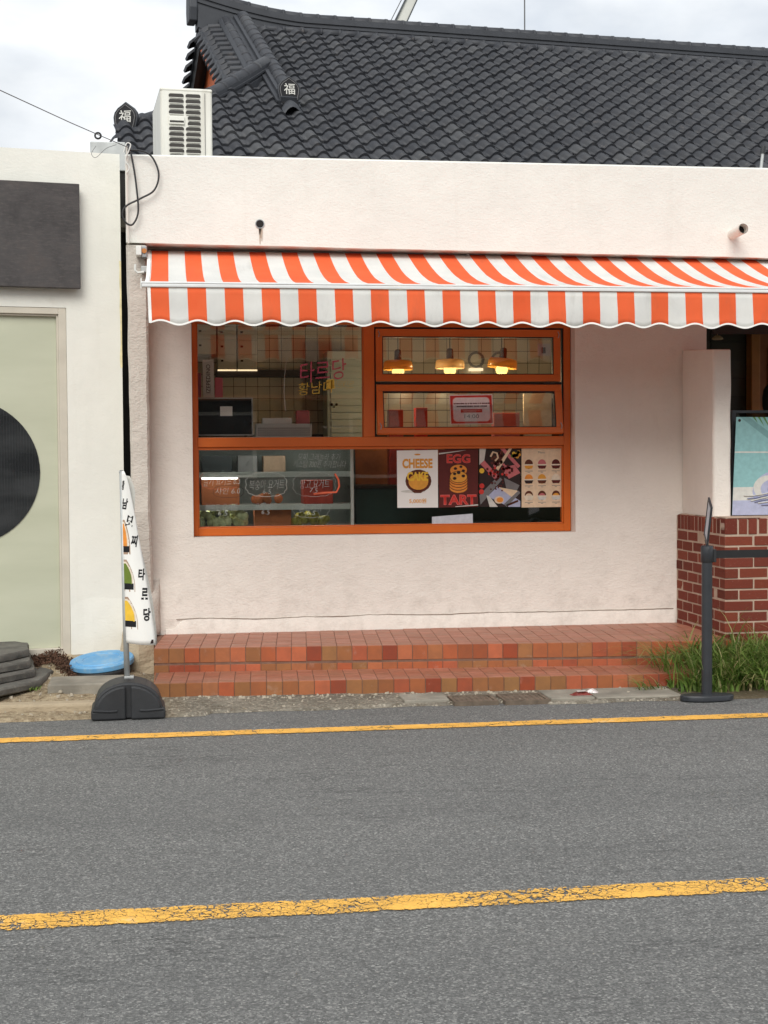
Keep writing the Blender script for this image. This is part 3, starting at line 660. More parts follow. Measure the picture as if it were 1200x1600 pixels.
MB().tube([pos(448-4*math.sin((i/24)*3.14), 560+i*3.9+0) for i in range(22)], .0014, 5).build('drawn_line', 'chalk', win)
for i in range(7): MB().tube([pos(502+i*8+random.uniform(-2, 2), 668+random.uniform(-3, 3)), pos(506+i*8, 664+random.uniform(-3, 3)), pos(509+i*8, 670)], .0012, 4).build('drawn_line', 'chalk', win)

# ---------------- shop interior
IX0, IX1, IY1, IZ0, IZ1 = -.05, 3.50, 12.30, .24, 2.78
MB().box(IX0, IX1, 10.24, IY1+.1, IZ0-.1, IZ0).build('floor', 'inner_floor', shop); MB().box(IX0, IX1, 10.245, IY1+.1, IZ1, IZ1+.06).build('ceiling', 'inner_ceiling', shop)
bw = MB().box(IX0, IX1, IY1, IY1+.1, IZ0+.001, IZ1-.001).build('back_wall', 'shelf_dark', shop)
MB().box(IX0-.1, IX0, 10.225, IY1+.1, IZ0, IZ1).build('side_wall', 'inner_wall', shop); MB().box(IX1, IX1+.01, 10.225, IY1+.1, IZ0, IZ1).build('side_wall', 'inner_wall', shop)
me_it = MB().box(0, .096, -.008, 0, 0, .096).mesh('wall_tile', 'inner_tile'); SL = shop.location
for i in range(31):
    for j in range(9):
        x = .22+i*.1; z = 1.62+j*.1
        if x > 3.2 and z < 1.9: continue
        link('wall_tile', me_it, bw, Vector((x, IY1-.0005, z))-SL)
# wall cupboards
for k, (a, b, z0_, z1_) in enumerate([(306, 338, 553, 505), (340, 369.5, 577, 505), (371, 402, 577, 505)]):
    Yc = 12.0; xa, xb = xat(a, 540, Yc), xat(b, 540, Yc); za, zb_ = zat(340, z0_, Yc), 2.6
    t = thing('wall_cupboard', ['short white drawer cupboard by the window jamb, above the oven', 'white drawer cupboard with lit lower edge, next to the short one', 'white drawer cupboard with lit lower edge, beside bare wall tiles'][k], 'cupboard', ((xa+xb)/2, Yc, za))
    MB().box(xa, xb, Yc+.012, IY1-.012, za, zb_).build('carcass', 'drawer_white', t)
    nd = 6; hh = .115
    for q in range(nd):
        z = za+.006+q*hh
        if z > 2.5: break
        dr = MB().box(xa+.003, xb-.003, Yc, Yc+.012, z, z+hh-.006).build('drawer_front', 'drawer_white', t, bevel=.002)
        MB().box(xa+.025, xa+.045, Yc-.008, Yc-.0005, z+.055, z+.07).build('handle', 'ink_dark', dr)
    if k: MB().box(xa, xb, Yc+.03, Yc+.05, za-.011, za-.001).build('light_strip', 'led', t)
q0, q1 = at(338, 588, 12.1), at(575, 579, 12.1)
tag(MB().box(q0.x, q1.x, 12.05, IY1-.01, q0.z, q1.z).build('wall_shelf', 'shelf_dark'), 'long dark shelf below the lit drawer cupboards', 'shelf')
# louvred white door of a cold store at the back
a, b = at(512, 690, 11.9), at(572, 548, 11.9)
t = thing('storage_locker', 'pale louvred locker with a drawn face behind the upper pane', 'locker', ((a.x+b.x)/2, 11.9, IZ0))
MB().box(a.x, b.x, 11.92, 12.25, IZ0+.001, b.z).build('body', 'louvre_door', t, bevel=.01)
for q in range(16): MB().box(a.x+.03, b.x-.03, 11.905, 11.9205, 1.35+q*.055, 1.395+q*.055).build('slat', 'louvre_door', t, bevel=.003)
for (x, y, r) in ((518.5, 632, .011), (526, 632, .011), (522, 636, .007)): flat(disc_pts(at(x, y, 11.895), r), 'face_mark', 'ink_dark', t)
# display fridge behind the lower pane
Yf0 = 10.32; fa, fb = xat(300, 760, Yf0), xat(556, 760, Yf0); ftop = zat(430, 683, Yf0+.1)
fr = thing('display_fridge', 'white display fridge with glass front and fruit on shelves', 'fridge', ((fa+fb)/2, Yf0+.3, IZ0))
MB().box(fa, fb, Yf0+.56, Yf0+.60, IZ0+.001, ftop).build('back', 'fridge_back', fr); MB().box(fa, fb, Yf0+.001, Yf0+.559, ftop-.05, ftop).build('top', 'fridge_white', fr, bevel=.005)
MB().box(fa, fa+.02, Yf0+.02, Yf0+.559, IZ0+.001, ftop-.051).build('side', 'fridge_white', fr); xs_ = xat(548, 760, Yf0)
MB().box(xs_, xs_+.022, Yf0-.004, Yf0+.02, IZ0+.3, ftop-.051).build('post', 'fridge_white', fr, bevel=.003); MB().box(fb-.02, fb, Yf0+.021, Yf0+.559, IZ0+.001, ftop-.051).build('side', 'fridge_glass', fr)
MB().box(fa, fb, Yf0+.001, Yf0+.55, IZ0+.001, .931).build('base', 'fridge_white', fr)
MB().box(fa+.02, xs_, Yf0+.004, Yf0+.009, .932, ftop-.051).build('glass_door', 'fridge_glass', fr)
shz = []
for yy in (738, 789):
    z = zat(430, yy, Yf0+.05); shz.append(z); MB().box(fa+.021, fb-.021, Yf0+.04, Yf0+.54, z-.022, z).build('shelf', 'fridge_white', fr, bevel=.002)
for zz in shz:
    MB().box(fa+.05, fb-.06, Yf0+.20, Yf0+.215, zz-.030, zz-.0225).build('lamp', 'fridge_lamp_and_fill', fr); MB().box(fa+.022, fb-.022, Yf0+.03, Yf0+.0395, zz-.034, zz+.004).build('shelf_lip', 'fridge_white', fr, bevel=.002)  # unseen glowing strips added to brighten the shelves; the lip hides them
MB().box(xat(315, 740, Yf0+.05), xat(371, 740, Yf0+.05), Yf0+.045, Yf0+.055, shz[0]-.045, shz[0]-.0345).build('lamp', 'fridge_lamp_and_fill', fr)
emitz = MB().box(fa+.05, fb-.06, Yf0+.05, Yf0+.07, ftop-.066, ftop-.052).build('lamp', 'fridge_lamp_and_fill', fr)  # strip under the top, added to brighten the fridge inside
bz = .932
def fruit_pile(nm, mat, lab, px0, px1, zb, rad, n, layers, cat, seed):
    random.seed(seed); m = MB(); xa, xb = xat(px0, 780, Yf0+.15), xat(px1, 780, Yf0+.15)
    for i in range(n):
        x = random.uniform(xa, xb); y = Yf0+random.uniform(.10, .3); z = zb+rad*.9+random.random()**1.5*layers*rad*1.6*(1-.5*abs((x-(xa+xb)/2)/((xb-xa)/2))); r = rad*random.uniform(.8, 1.15)
        m.lathe([(r*math.sin(math.pi*k/6)+1e-4, -r*1.1*math.cos(math.pi*k/6)) for k in range(7)], (x, y, z), 9, Matrix.Rotation(random.uniform(0, 1.2), 3, 'X'))
    return tag(m.build(nm, mat, smooth=True), lab, cat, kind=None)
fruit_pile('grape_bunch', 'grape_green', 'heap of large pale green grapes on the fridge floor', 312, 384, bz, .030, 46, 3, 'grapes', 1)
fruit_pile('kiwi_heap', 'kiwi_gold', 'heap of golden green kiwis beside the carton in the fridge', 458, 512, bz, .03, 26, 1.6, 'fruit', 2)
fruit_pile('peach_heap', 'carton', 'low heap of dull peaches on the fridge shelf', 395, 440, shz[1], .03, 12, .6, 'fruit', 4)
def boxthing(nm, lab, cat, px0, px1, py0, py1, Y0, depth, mat, zb=None, bev=.003):
    a, b = at(px0, py1, Y0), at(px1, py0, Y0); z0_ = zb if zb is not None else a.z
    o = MB().box(a.x, b.x, Y0, Y0+depth, z0_+.001, b.z).build(nm, mat, bevel=bev, origin=Vector(((a.x+b.x)/2, Y0+depth/2, z0_))); tag(o, lab, cat); return o
boxthing('carton', 'orange brown carton between the grapes and the kiwis', 'box', 398, 455, 793, 826, Yf0+.12, .16, 'carton', bz)
boxthing('fruit_tray', 'orange red tray with a bright rim behind drawn writing', 'tray', 315, 374, 741, 775, Yf0+.14, .2, 'carton', shz[1])
boxthing('fruit_tray', 'red strawberry tray on the upper fridge shelf next to the post', 'tray', 474, 520, 750, 776, Yf0+.16, .2, 'strawberry', shz[1])
for k, (a_, b_, c_) in enumerate([(316, 362, 'dark green'), (372, 402, 'grey'), (412, 446, 'light grey')]):
    boxthing('storage_tub', f'{c_} lidded tub on the top shelf of the fridge', 'tub', a_, b_, 712, 732, Yf0+.2, .2, ['steel_dark', 'ink_grey', 'ink_ring'][k], shz[0])
# on top of the fridge
ov = thing('oven', 'black countertop oven with silver frame and white sticker', 'oven', (xat(350, 678, 10.36), 10.5, ftop))
a, b = at(300, 679, 10.36), at(395, 621, 10.36)
MB().box(a.x, b.x, 10.372, 10.7, ftop+.012, b.z).build('body', 'oven_black', ov, bevel=.004); w_ = .008
fr_ = MB(); fr_.box(a.x, b.x, 10.36, 10.371, b.z-w_, b.z).box(a.x, b.x, 10.36, 10.371, ftop+.012, ftop+.012+w_).box(b.x-w_, b.x, 10.36, 10.371, ftop+.012+w_, b.z-w_); fr_.build('trim', 'zinc', ov)
MB().box(a.x+.01, b.x-w_-.003, 10.366, 10.3715, ftop+.024, b.z-w_-.003).build('door_glass', 'oven_black', ov)
s0, s1 = at(344, 650, 10.364), at(363, 635, 10.364); MB().box(s0.x, s1.x, 10.3635, 10.3655, s0.z, s1.z).build('sticker', 'paper_white', ov)
for xx in (a.x+.05, b.x-.05): MB().box(xx-.01, xx+.01, 10.4, 10.42, ftop+.0005, ftop+.0115).build('foot', 'gasket', ov)
otop = b.z
pb = thing('paper_box', 'tall white box with dark lettering standing on the oven', 'box', (xat(325, 620, 10.42), 10.45, otop))
a, b = at(317, 620, 10.42), at(334, 562, 10.42); MB().box(a.x, b.x, 10.42, 10.5, otop+.0005, b.z).build('carton_body', 'paper_white', pb, bevel=.002)
lettering('IZEPEDINO', ((a.x+b.x)/2, 10.4185, (otop+b.z)/2), .05, 'ink_dark', pb, 0, None, None, math.pi/2).data
o = pb.children[-1]; 
for v in o.data.vertices: v.co = Vector((v.co.x*.9, v.co.y, v.co.z))
xs = [v.co.z for v in o.data.vertices]; k = .20/(max(xs)-min(xs)); c = (max(xs)+min(xs))/2
for v in o.data.vertices: v.co.z = c+(v.co.z-c)*k; v.co.x *= .9
boxthing('paper_box', 'short pink and cream box beside the lettered box', 'box', 336, 348, 590, 620, 10.43, .09, 'pink_card', otop)
boxthing('paper_box', 'red checked box at the window jamb beside the lettered box', 'box', 305, 314, 583, 620, 10.43, .09, 'marker_pink', otop)
bk = thing('plastic_basket', 'grey perforated basket next to the oven', 'basket', (xat(443, 680, 10.4), 10.5, ftop))
a, b = at(400, 680, 10.4), at(487, 662, 10.4)
MB().box(a.x, b.x, 10.4, 10.406, ftop+.001, b.z).box(a.x, b.x, 10.56, 10.566, ftop+.001, b.z).box(a.x, a.x+.006, 10.406, 10.56, ftop+.001, b.z).box(b.x-.006, b.x, 10.406, 10.56, ftop+.001, b.z).box(a.x, b.x, 10.4065, 10.5595, ftop+.001, ftop+.006).build('shell', 'basket_grey', bk)
m = MB()
for i in range(24):
    for j in range(4): x = a.x+.02+i*(b.x-a.x-.04)/23; z = ftop+.014+j*.016; m.add([(x-.004, 10.3992, z-.004), (x+.004, 10.3992, z-.004), (x+.004, 10.3992, z+.004), (x-.004, 10.3992, z+.004)], [(0, 1, 2, 3)])
m.build('perforation', 'ink_dark', bk)
boxthing('paper_box', 'flat white box lying in the grey basket', 'box', 410, 456, 653, 665, 10.43, .1, 'paper_white', ftop+.007)
boxthing('tissue_pack', 'soft white tissue pack standing in the grey basket', 'pack', 463, 484, 641, 665, 10.45, .08, 'ink_rose', ftop+.007, .012)
# counter behind the posters
a, b = at(590, 830, 10.75), at(1000, 765, 10.75)
ct = thing('service_counter', 'dark teal service counter with brown wooden back board', 'counter', (2.2, 10.9, IZ0)); MB().box(1.30, 3.3, 10.75, 11.3, IZ0+.001, 1.19).build('base', 'teal_cabinet', ct, bevel=.004); MB().box(1.28, 3.32, 10.73, 11.32, 1.191, 1.215).build('top', 'shelf_dark', ct, bevel=.003)
MB().box(1.32, 2.1, 11.25, 11.28, 1.216, 1.50).build('back_board', 'wood_panel', ct)
for k, (x0_, x1_, y0_, y1_, mt, lab) in enumerate([(608, 630, 640, 675, 'strawberry', 'dark red carton with a black cap behind the lower sash'), (650, 668, 637, 675, 'ink_red', 'red fan shaped carton behind the lower sash'), (772, 812, 645, 672, 'ink_rose', 'rose and cream stacked cartons right of the red framed notice'), (818, 862, 615, 668, 'ink_cream', 'cream menu board behind the lower sash by the jamb')]):
    boxthing('carton' if k < 3 else 'menu_board', lab, 'box' if k < 3 else 'board', x0_, x1_, y0_, y1_, 10.95+.03*k, .1 if k < 3 else .02, mt, 1.2155)
# sign letters on the tiled wall
sg = thing('letter_sign', 'dark round letters mounted on the tiled back wall', 'sign', at(745, 570, 12.25))
for ch, x in (('O', 744), ('C', 778)): 
    q = at(x, 562, 12.27); lettering(ch, q, .2, 'ink_grey', sg, .001, None, .14)
MB().box(at(735, 580, 12.2).x, at(755, 580, 12.2).x, 12.2, 12.28, at(735, 579, 12.2).z, at(735, 575, 12.2).z).build('light_ledge', 'led', sg)
# pendant lamps
for k, (x, y) in enumerate([(622, 580), (703, 578), (784, 577)]):
    Yl = 11.0+.12*(k % 2); q = at(x, y, Yl); hz = q.z+.035
    lab = ['orange pendant lamp hanging by the mullion, its bulb cut by the sash rail', 'cream pendant lamp with glowing round bulb between two orange ones', 'orange pendant lamp hanging slightly tilted by the letter sign'][k]
    t = thing('pendant_lamp', lab, 'lamp', (q.x, q.y, q.z), 'pendant lamps over the counter')
    Rm = Matrix.Rotation(R(6) if k == 2 else 0, 3, 'Y')
    MB().lathe([(.03, .082), (.085, .081), (.102, .074), (.111, .056), (.113, .010), (.109, .010), (.106, .052), (.098, .066), (.03, .072)], q, 28, Rm).build('lamp_shade', ['lamp_orange', 'lamp_cream', 'lamp_orange'][k], t, smooth=True)
    MB().lathe([(.010, .165), (.022, .16), (.027, .145), (.028, .0825), (.012, .0822)], q, 16, Rm).build('socket', 'lamp_socket', t, smooth=True)
    MB().tube([q+Vector((0, 0, .163)), (q.x, q.y, IZ1)], .0035, 6).build('cord', 'black_cable', t)
    MB().lathe([(.02, -.044), (.036, -.034), (.047, -.012), (.047, .004), (.038, .024), (.02, .04)], q, 18).build('bulb', 'bulb', t, smooth=True)
    li = bpy.data.lights.new('lamp_light', 'POINT'); li.energy = 2.4; li.color = (1, .74, .42); li.shadow_soft_size = .03
    lo = bpy.data.objects.new('lamp_light', li); COL.objects.link(lo); lo.parent = t; lo.location = (0, 0, -.07)

# ---------------- posters on the lower pane (outside face)
yq = yp-.004
def poster(nm, lab, cat, pts, mat, Y=yq):
    P = [at(x, y, Y) for x, y in pts]; c = sum(P, Vector())/4
    t = thing(nm, lab, cat, c); MB().prism(P, (0, .0012, 0)).build('sheet', mat, t); return t, P
def bil(P, u, v, Y): # P: tl, tr, br, bl
    q = (P[0]*(1-u)+P[1]*u)*(1-v)+(P[3]*(1-u)+P[2]*u)*v; return Vector((q.x, Y, q.z))
e1, e2, e3, e4 = yq-.0006, yq-.0012, yq-.0018, yq-.0024
def blob(t, P, u, v, r, mat, Y, rz=None, nm='print'): return flat(disc_pts(bil(P, u, v, Y), r, 18, rz), nm, mat, t)
def rect(t, P, u0, u1, v0, v1, mat, Y, nm='print'): return flat([bil(P, u0, v0, Y), bil(P, u1, v0, Y), bil(P, u1, v1, Y), bil(P, u0, v1, Y)], nm, mat, t)
def poly(t, P, uv, mat, Y, nm='print'): return flat([bil(P, u, v, Y) for u, v in uv], nm, mat, t)
t, P = poster('poster', 'white cheesecake poster with amber capitals and a round cake', 'poster', [(620, 704), (684, 703), (684.5, 793), (621, 793.5)], 'paper_white')
def tx(t, P, s, u, v, wf, hf, mat, Y, bold=.0): 
    w_ = (P[1]-P[0]).length*wf; h_ = (P[0]-P[3]).length*hf; return lettering(s, bil(P, u, v, Y), .05, mat, t, bold, w_, h_)
blob(t, P, .5, .075, .022, 'ink_amber', e1, .006)
tx(t, P, 'CHEESE', .5, .23, .74, .17, 'ink_amber', e1, .0022)
blob(t, P, .52, .535, .092, 'ink_brown', e1, .080); blob(t, P, .52, .545, .078, 'ink_maroon', e2, .066); blob(t, P, .52, .55, .070, 'ink_amber', e3, .056); blob(t, P, .38, .715, .085, 'ink_sand', e1, .010)
tx(t, P, 'CAKE', .5, .455, .52, .16, 'ink_yellow', e4, .0022); tx(t, P, '5,000원', .5, .885, .42, .09, 'ink_amber', e1, .0012)
poly(t, P, [(.34, .70), (.66, .70), (.58, .745), (.42, .745)], 'ink_brown', e2)
t, P = poster('poster', 'dark maroon egg tart poster with red block capitals and stacked tarts', 'poster', [(685.5, 702.5), (747, 702), (747, 792), (685.5, 793)], 'ink_maroon')
tx(t, P, 'EGG', .5, .16, .60, .155, 'ink_pink', e1, .0018); tx(t, P, 'EGG', .5, .16, .585, .145, 'ink_red', e2, .0008); tx(t, P, 'TART', .5, .87, .92, .175, 'ink_pink', e1, .0022); tx(t, P, 'TART', .5, .87, .905, .16, 'ink_red', e2, .0012)
for k in range(5): blob(t, P, .5, .67-.05*k, .066, 'ink_brown', yq-.0008*(k+1)-.0001, .038); blob(t, P, .5, .665-.05*k, .063, 'ink_tart', yq-.0008*(k+1)-.0005, .035)
blob(t, P, .5, .36, .064, 'ink_brown', yq-.0047, .043); blob(t, P, .5, .36, .060, 'ink_tart', yq-.0050, .039); blob(t, P, .5, .475, .064, 'ink_brown', yq-.0053, .043); blob(t, P, .5, .475, .060, 'ink_amber', yq-.0056, .039)
for (u, v, r) in ((.42, .33, .012), (.56, .30, .011), (.62, .37, .012), (.40, .42, .012), (.50, .40, .014), (.62, .46, .013), (.40, .50, .013)): blob(t, P, u, v, r, 'ink_dark', yq-.006, r*.8)
poly(t, P, [(0, .06), (.7, .01), (.5, .035), (0, .085)], 'ink_sand', e1)
poly(t, P, [(.42, .985), (1, .955), (1, .975), (.42, .995)], 'ink_sand', e1)
t, P = poster('poster', 'photo poster of pastries in paper gift boxes seen from above', 'poster', [(749, 701), (813, 700.5), (813, 792), (749, 792)], 'ink_dark')
poly(t, P, [(0, 0), (.16, 0), (.12, .2), (0, .28)], 'ink_sand', e1); poly(t, P, [(.12, .2), (.5, .5), (.42, .56), (.02, .26)], 'ink_rose', e1); poly(t, P, [(.5, 0), (.62, 0), (1, .3), (.94, .34)], 'ink_rose', e1); poly(t, P, [(.72, 0), (.80, 0), (.46, .38), (.40, .34)], 'ink_beige', e2)
poly(t, P, [(.0, .8), (.46, .47), (.56, .53), (.03, .96)], 'ink_grey', e1); poly(t, P, [(.2, .82), (.44, .65), (1, .9), (1, 1), (.72, 1)], 'ink_lilac', e1); poly(t, P, [(.17, .80), (.25, .82), (.45, 1), (.25, 1)], 'ink_sand', e2); poly(t, P, [(.46, .66), (.92, .72), (.96, .76), (.8, .84)], 'ink_beige', e2)
poly(t, P, [(.6, .5), (.98, .63), (.9, .74), (.66, .7)], 'ink_grey', e1); poly(t, P, [(.6, .95), (.95, .72), (1, .76), (.66, 1)], 'ink_grey', e3); poly(t, P, [(.55, .33), (.86, .28), (1, .42), (.72, .52)], 'ink_rose', e1)
random.seed(5)
for _ in range(26): blob(t, P, random.uniform(.3, .55), random.uniform(.06, .3), .010, random.choice(['ink_brown', 'ink_maroon', 'ink_rose']), e2)
for _ in range(22): blob(t, P, random.uniform(.55, .80), random.uniform(.27, .45), .009, random.choice(['ink_red', 'ink_maroon', 'ink_rose']), e3)
for _ in range(12): blob(t, P, random.uniform(.78, .98), random.uniform(.04, .15), .012, random.choice(['ink_yellow', 'ink_amber', 'ink_green']), e2)
for _ in range(16): blob(t, P, random.uniform(.18, .46), random.uniform(.33, .48), .009, random.choice(['ink_red', 'ink_maroon']), e2)
for _ in range(16): blob(t, P, .28+.30*random.random(), .72-.22*random.random(), .006, 'ink_maroon', e3)
blob(t, P, .06, .38, .018, 'ink_yellow', e1); blob(t, P, .06, .64, .018, 'ink_red', e2); blob(t, P, .05, .74, .018, 'ink_red', e2); blob(t, P, .48, .88, .034, 'ink_beige', e3, .026); blob(t, P, .5, .88, .024, 'ink_tart', e4, .018)
MB().tube([bil(P, .27, .14, e3), bil(P, .33, .06, e3), bil(P, .43, .08, e3), bil(P, .45, .16, e3), bil(P, .38, .21, e3)], .007, 6).build('print', 'ink_beige', t)
for k in range(8): blob(t, P, .68+.035*k, .97-.01*k, .008, 'ink_brown', e3)
t, P = poster('poster', 'beige dessert menu poster with nine small round drawings', 'poster', [(815, 700.5), (877, 700), (877.5, 792), (815, 793)], 'ink_beige')
tx(t, P, 'Menu', .5, .07, .16, .035, 'ink_grey', e1)
for i, u in enumerate((.18, .51, .86)):
    for j, v in enumerate((.27, .52, .80)):
        top = [['ink_brown', 'ink_rose', 'ink_maroon'], ['ink_tart', 'ink_amber', 'ink_cream'], ['ink_beige', 'ink_rose', 'ink_amber']][j][i]; low = [['ink_amber', 'ink_maroon', 'ink_maroon'], ['ink_dark', 'ink_brown', 'ink_maroon'], ['ink_cream', 'ink_sand', 'ink_sand']][j][i]
        blob(t, P, u, v, .030, 'ink_brown' if j == 2 else top, e1, .034); blob(t, P, u, v+.02, .026, top, e2, .024); poly(t, P, [(u-.115, v+.02), (u+.115, v+.02), (u+.08, v+.075), (u-.08, v+.075)], low, e3); rect(t, P, u-.12, u+.12, v+.0, v+.022, 'ink_cream', e4)
        rect(t, P, u-.10, u+.10, v+.112, v+.120, 'ink_grey', e1); rect(t, P, u-.03, u+.03, v+.132, v+.140, 'ink_grey', e1)
# notice on the lower sash, card on the sill
t, P = poster('notice', 'red framed white notice taped inside the lower sash', 'notice', [(702, 617), (769, 616), (771, 662.5), (704, 663.5)], 'ink_notice', YG-.022)
def rr(u0, u1, v0, v1, r, n=5):
    o = []
    for (cx, cy, a) in ((u1-r, v0+r*1.4, -90), (u1-r, v1-r*1.4, 0), (u0+r, v1-r*1.4, 90), (u0+r, v0+r*1.4, 180)):
        for k in range(n+1): th = R(a+90*k/n); o.append((cx+r*math.cos(th), cy+1.4*r*math.sin(th)))
    return o
yn = YG-.0215
rect(t, P, .015, .985, .03, .97, 'ink_red', yn-.0006); poly(t, P, rr(.06, .94, .08, .92, .1), 'ink_pink', yn-.0012); poly(t, P, rr(.075, .925, .10, .90, .09), 'ink_notice', yn-.0018)
random.seed(9)
for v, u0, u1 in ((.30, .09, .91), (.395, .16, .84)):
    u = u0
    while u < u1: w_ = random.uniform(.02, .05); rect(t, P, u, u+w_, v-.022, v+.022, 'ink_maroon', yn-.0024); u += w_+random.choice([.006, .008, .02])
rect(t, P, .25, .75, .485, .605, 'ink_red', yn-.0024); rect(t, P, .29, .71, .53, .56, 'ink_pink', yn-.003)
tx(t, P, '14:00', .5, .73, .34, .13, 'ink_grey', yn-.0024)
t, P = poster('paper_card', 'blank pale card leaning on the lower window rail', 'card', [(675, 807.5), (738.5, 802.5), (739, 821.5), (675, 821.5)], 'ink_card')
# small drawing on the back wall seen through the upper sash
t, P = poster('picture_card', 'small sketch card behind the upper sash corner', 'card', [(840, 537), (860, 537), (861, 556), (840, 556)], 'basket_grey', YG+.0105)
rect(t, P, .3, .6, .3, .8, 'ink_dark', YG+.0099)

# ================================================================== awning
def bez_(p): return [Vector(q) for q in p]
YA0, YA1 = 9.86, 8.56            # wall side, front bar
aw = thing('striped_awning', 'orange and white striped retractable awning with scalloped valance', 'awning', (1.9, 9.9, 2.75))
AO = aw.location
axl = xat(229, 444, YA1); axr = 6.3
zf = zat(600, 449.5, YA1); ztop = zat(600, 395, YA0)
px_s = [xat(234, 447, YA1), xat(1175, 455, YA1)]; PER = (px_s[1]-px_s[0])/17.0; U0X = px_s[0]
def uvmesh(name, verts, faces, uvs, mat, parent, solid=.0):
    me = bpy.data.meshes.new(name); off = root_of(parent).location; me.from_pydata([tuple(Vector(v)-off) for v in verts], [], faces); uvl = me.uv_layers.new(name='UVMap')
    for p in me.polygons:
        p.use_smooth = True
        for li in p.loop_indices: uvl.data[li].uv = uvs[me.loops[li].vertex_index]
    me.materials.append(MATS[mat]); o = link(name, me, parent)
    if solid: s = o.modifiers.new('solid', 'SOLIDIFY'); s.thickness = solid; s.offset = 0
    return o
nxa, nya = 200, 18; V = []; UV = []
for j in range(nya+1):
    t = j/nya
    for i in range(nxa+1):
        x = axl + (axr-axl)*i/nxa; y = YA0+(YA1+.02-YA0)*t
        z = ztop+(zf+.022-ztop)*t - .055*math.sin(math.pi*t)*(1+.12*nz3(x, t, 0, .8)) + .003*nz3(x, t*2, 3, 5)*math.sin(math.pi*t)
        V.append((x, y, z)); UV.append(((x-U0X)/PER, t))
F = [(j*(nxa+1)+i, j*(nxa+1)+i+1, (j+1)*(nxa+1)+i+1, (j+1)*(nxa+1)+i) for j in range(nya) for i in range(nxa)]
uvmesh('canopy', V, F, UV, 'awning_stripes', aw, .0015)
def val_b(x):
    u = (x-U0X)/PER; return zat(600, 506.5, YA1) - .013*math.cos(2*math.pi*(u-.75)) + .003*nz3(x, 0, 6, 3) - (.03 if False else 0)
nxv, nyv = 700, 6; V = []; UV = []
def val_pt(x, t): 
    z0_ = zf-.012; zb_ = val_b(x); return (x+.006*t, YA1-.004+.012*t*nz3(x, t, 1, 2.2)+.010*t*math.sin(2*math.pi*(x-U0X)/PER*.5+1), z0_+(zb_-z0_)*t)
for j in range(nyv+1):
    for i in range(nxv+1):
        x = axl+.012+(axr-axl)*i/nxv; V.append(val_pt(x, j/nyv)); UV.append(((x-U0X)/PER, j/nyv))
F = [(j*(nxv+1)+i, j*(nxv+1)+i+1, (j+1)*(nxv+1)+i+1, (j+1)*(nxv+1)+i) for j in range(nyv) for i in range(nxv)]
uvmesh('valance', V, F, UV, 'awning_stripes', aw, .0015)
pts = [Vector(val_pt(axl+.012+(axr-axl)*i/500, 1)) for i in range(501)]
m = MB(); m.sweep([[p+Vector((0, -.0035, .007)), p+Vector((0, -.0035, -.003)), p+Vector((0, .0035, -.003)), p+Vector((0, .0035, .007))] for p in pts]); m.build('edge_binding', 'white_fabric', aw)
m = MB(); pts = [Vector(val_pt(axl+.012, k/8)) for k in range(9)]; m.sweep([[p+Vector((-.008, -.004, 0)), p+Vector((.010, -.004, 0)), p+Vector((.010, .004, 0)), p+Vector((-.008, .004, 0))] for p in pts])
pts = [Vector((axl, YA0+(YA1+.02-YA0)*k/12, ztop+(zf+.022-ztop)*k/12-.055*math.sin(math.pi*k/12))) for k in range(13)]
m.sweep([[p+Vector((-.010, 0, -.003)), p+Vector((.010, 0, -.003)), p+Vector((.010, 0, .004)), p+Vector((-.010, 0, .004))] for p in pts]); m.build('edge_binding', 'white_fabric', aw)
m = MB(); m.box(axl-.028, axr, YA1-.016, YA1+.03, zf-.010, zf+.009).build('front_bar', 'bar_grey', aw, bevel=.004); MB().box(axl-.03, axr, YA1+.004, YA1+.045, zf+.0145, zf+.024).build('front_bar_lip', 'bar_grey', aw, bevel=.002)
MB().prism([(axl-.034, YA1-.020, zf-.022), (axl-.034, YA1-.020, zf+.010), (axl-.034, YA1+.05, zf+.048), (axl-.034, YA1+.05, zf+.02)], (.0055, 0, 0)).build('end_cap', 'white_metal', aw, bevel=.002)
MB().tube([(axl-.03, YA0, ztop-.028), (axr, YA0, ztop-.028)], .032, 16).build('roller', 'grey_metal', aw, smooth=True)
for xx in (axl-.045, 2.0, 4.2, axr): MB().box(xx-.008, xx+.008, YA0-.05, YW-.001, ztop-.085, ztop+.005).build('bracket', 'zinc', aw, bevel=.003)
MB().box(axl-.080, axl-.045, 9.58, 9.688, ztop-.075, ztop-.015).build('gearbox', 'white_metal', aw, bevel=.005)
MB().box(axl-.044, axl-.012, 9.60, 9.70, ztop-.085, ztop-.012).build('bracket', 'grey_metal', aw, bevel=.004)
MB().tube(bez_([(axl-.085, 9.60, ztop-.13), (axl-.086, 9.60, ztop-.17), (axl-.07, 9.60, ztop-.185), (axl-.03, 9.6, ztop-.18)]), .008, 8).build('crank_eye', 'white_metal', aw)
MB().box(axl-.05, axl-.01, 9.6, 9.69, ztop-.18, ztop-.14).build('bracket', 'zinc', aw, bevel=.004)
MB().tube([(axl-.028, 9.599, ztop-.045), (axl-.028, 9.590, ztop-.045)], .016, 12).build('gear', 'wood_frame', aw)
MB().box(axl-.06, axr, YA0+.04, YA0+.075, ztop-.125, ztop-.09).build('torsion_bar', 'grey_metal', aw)
for xx, s in ((axl+.10, 1), (3.6, -1)):     # folding arms under the cloth
    a_, b_, c_ = Vector((xx, YA0+.03, ztop-.15)), Vector((xx+s*.55, 9.25, (ztop+zf)/2-.12)), Vector((xx+s*.06, YA1+.035, zf-.03))
    MB().tube([a_, b_], .018, 8).build('arm', 'white_metal', aw); MB().tube([b_, c_], .015, 8).build('arm', 'white_metal', aw)

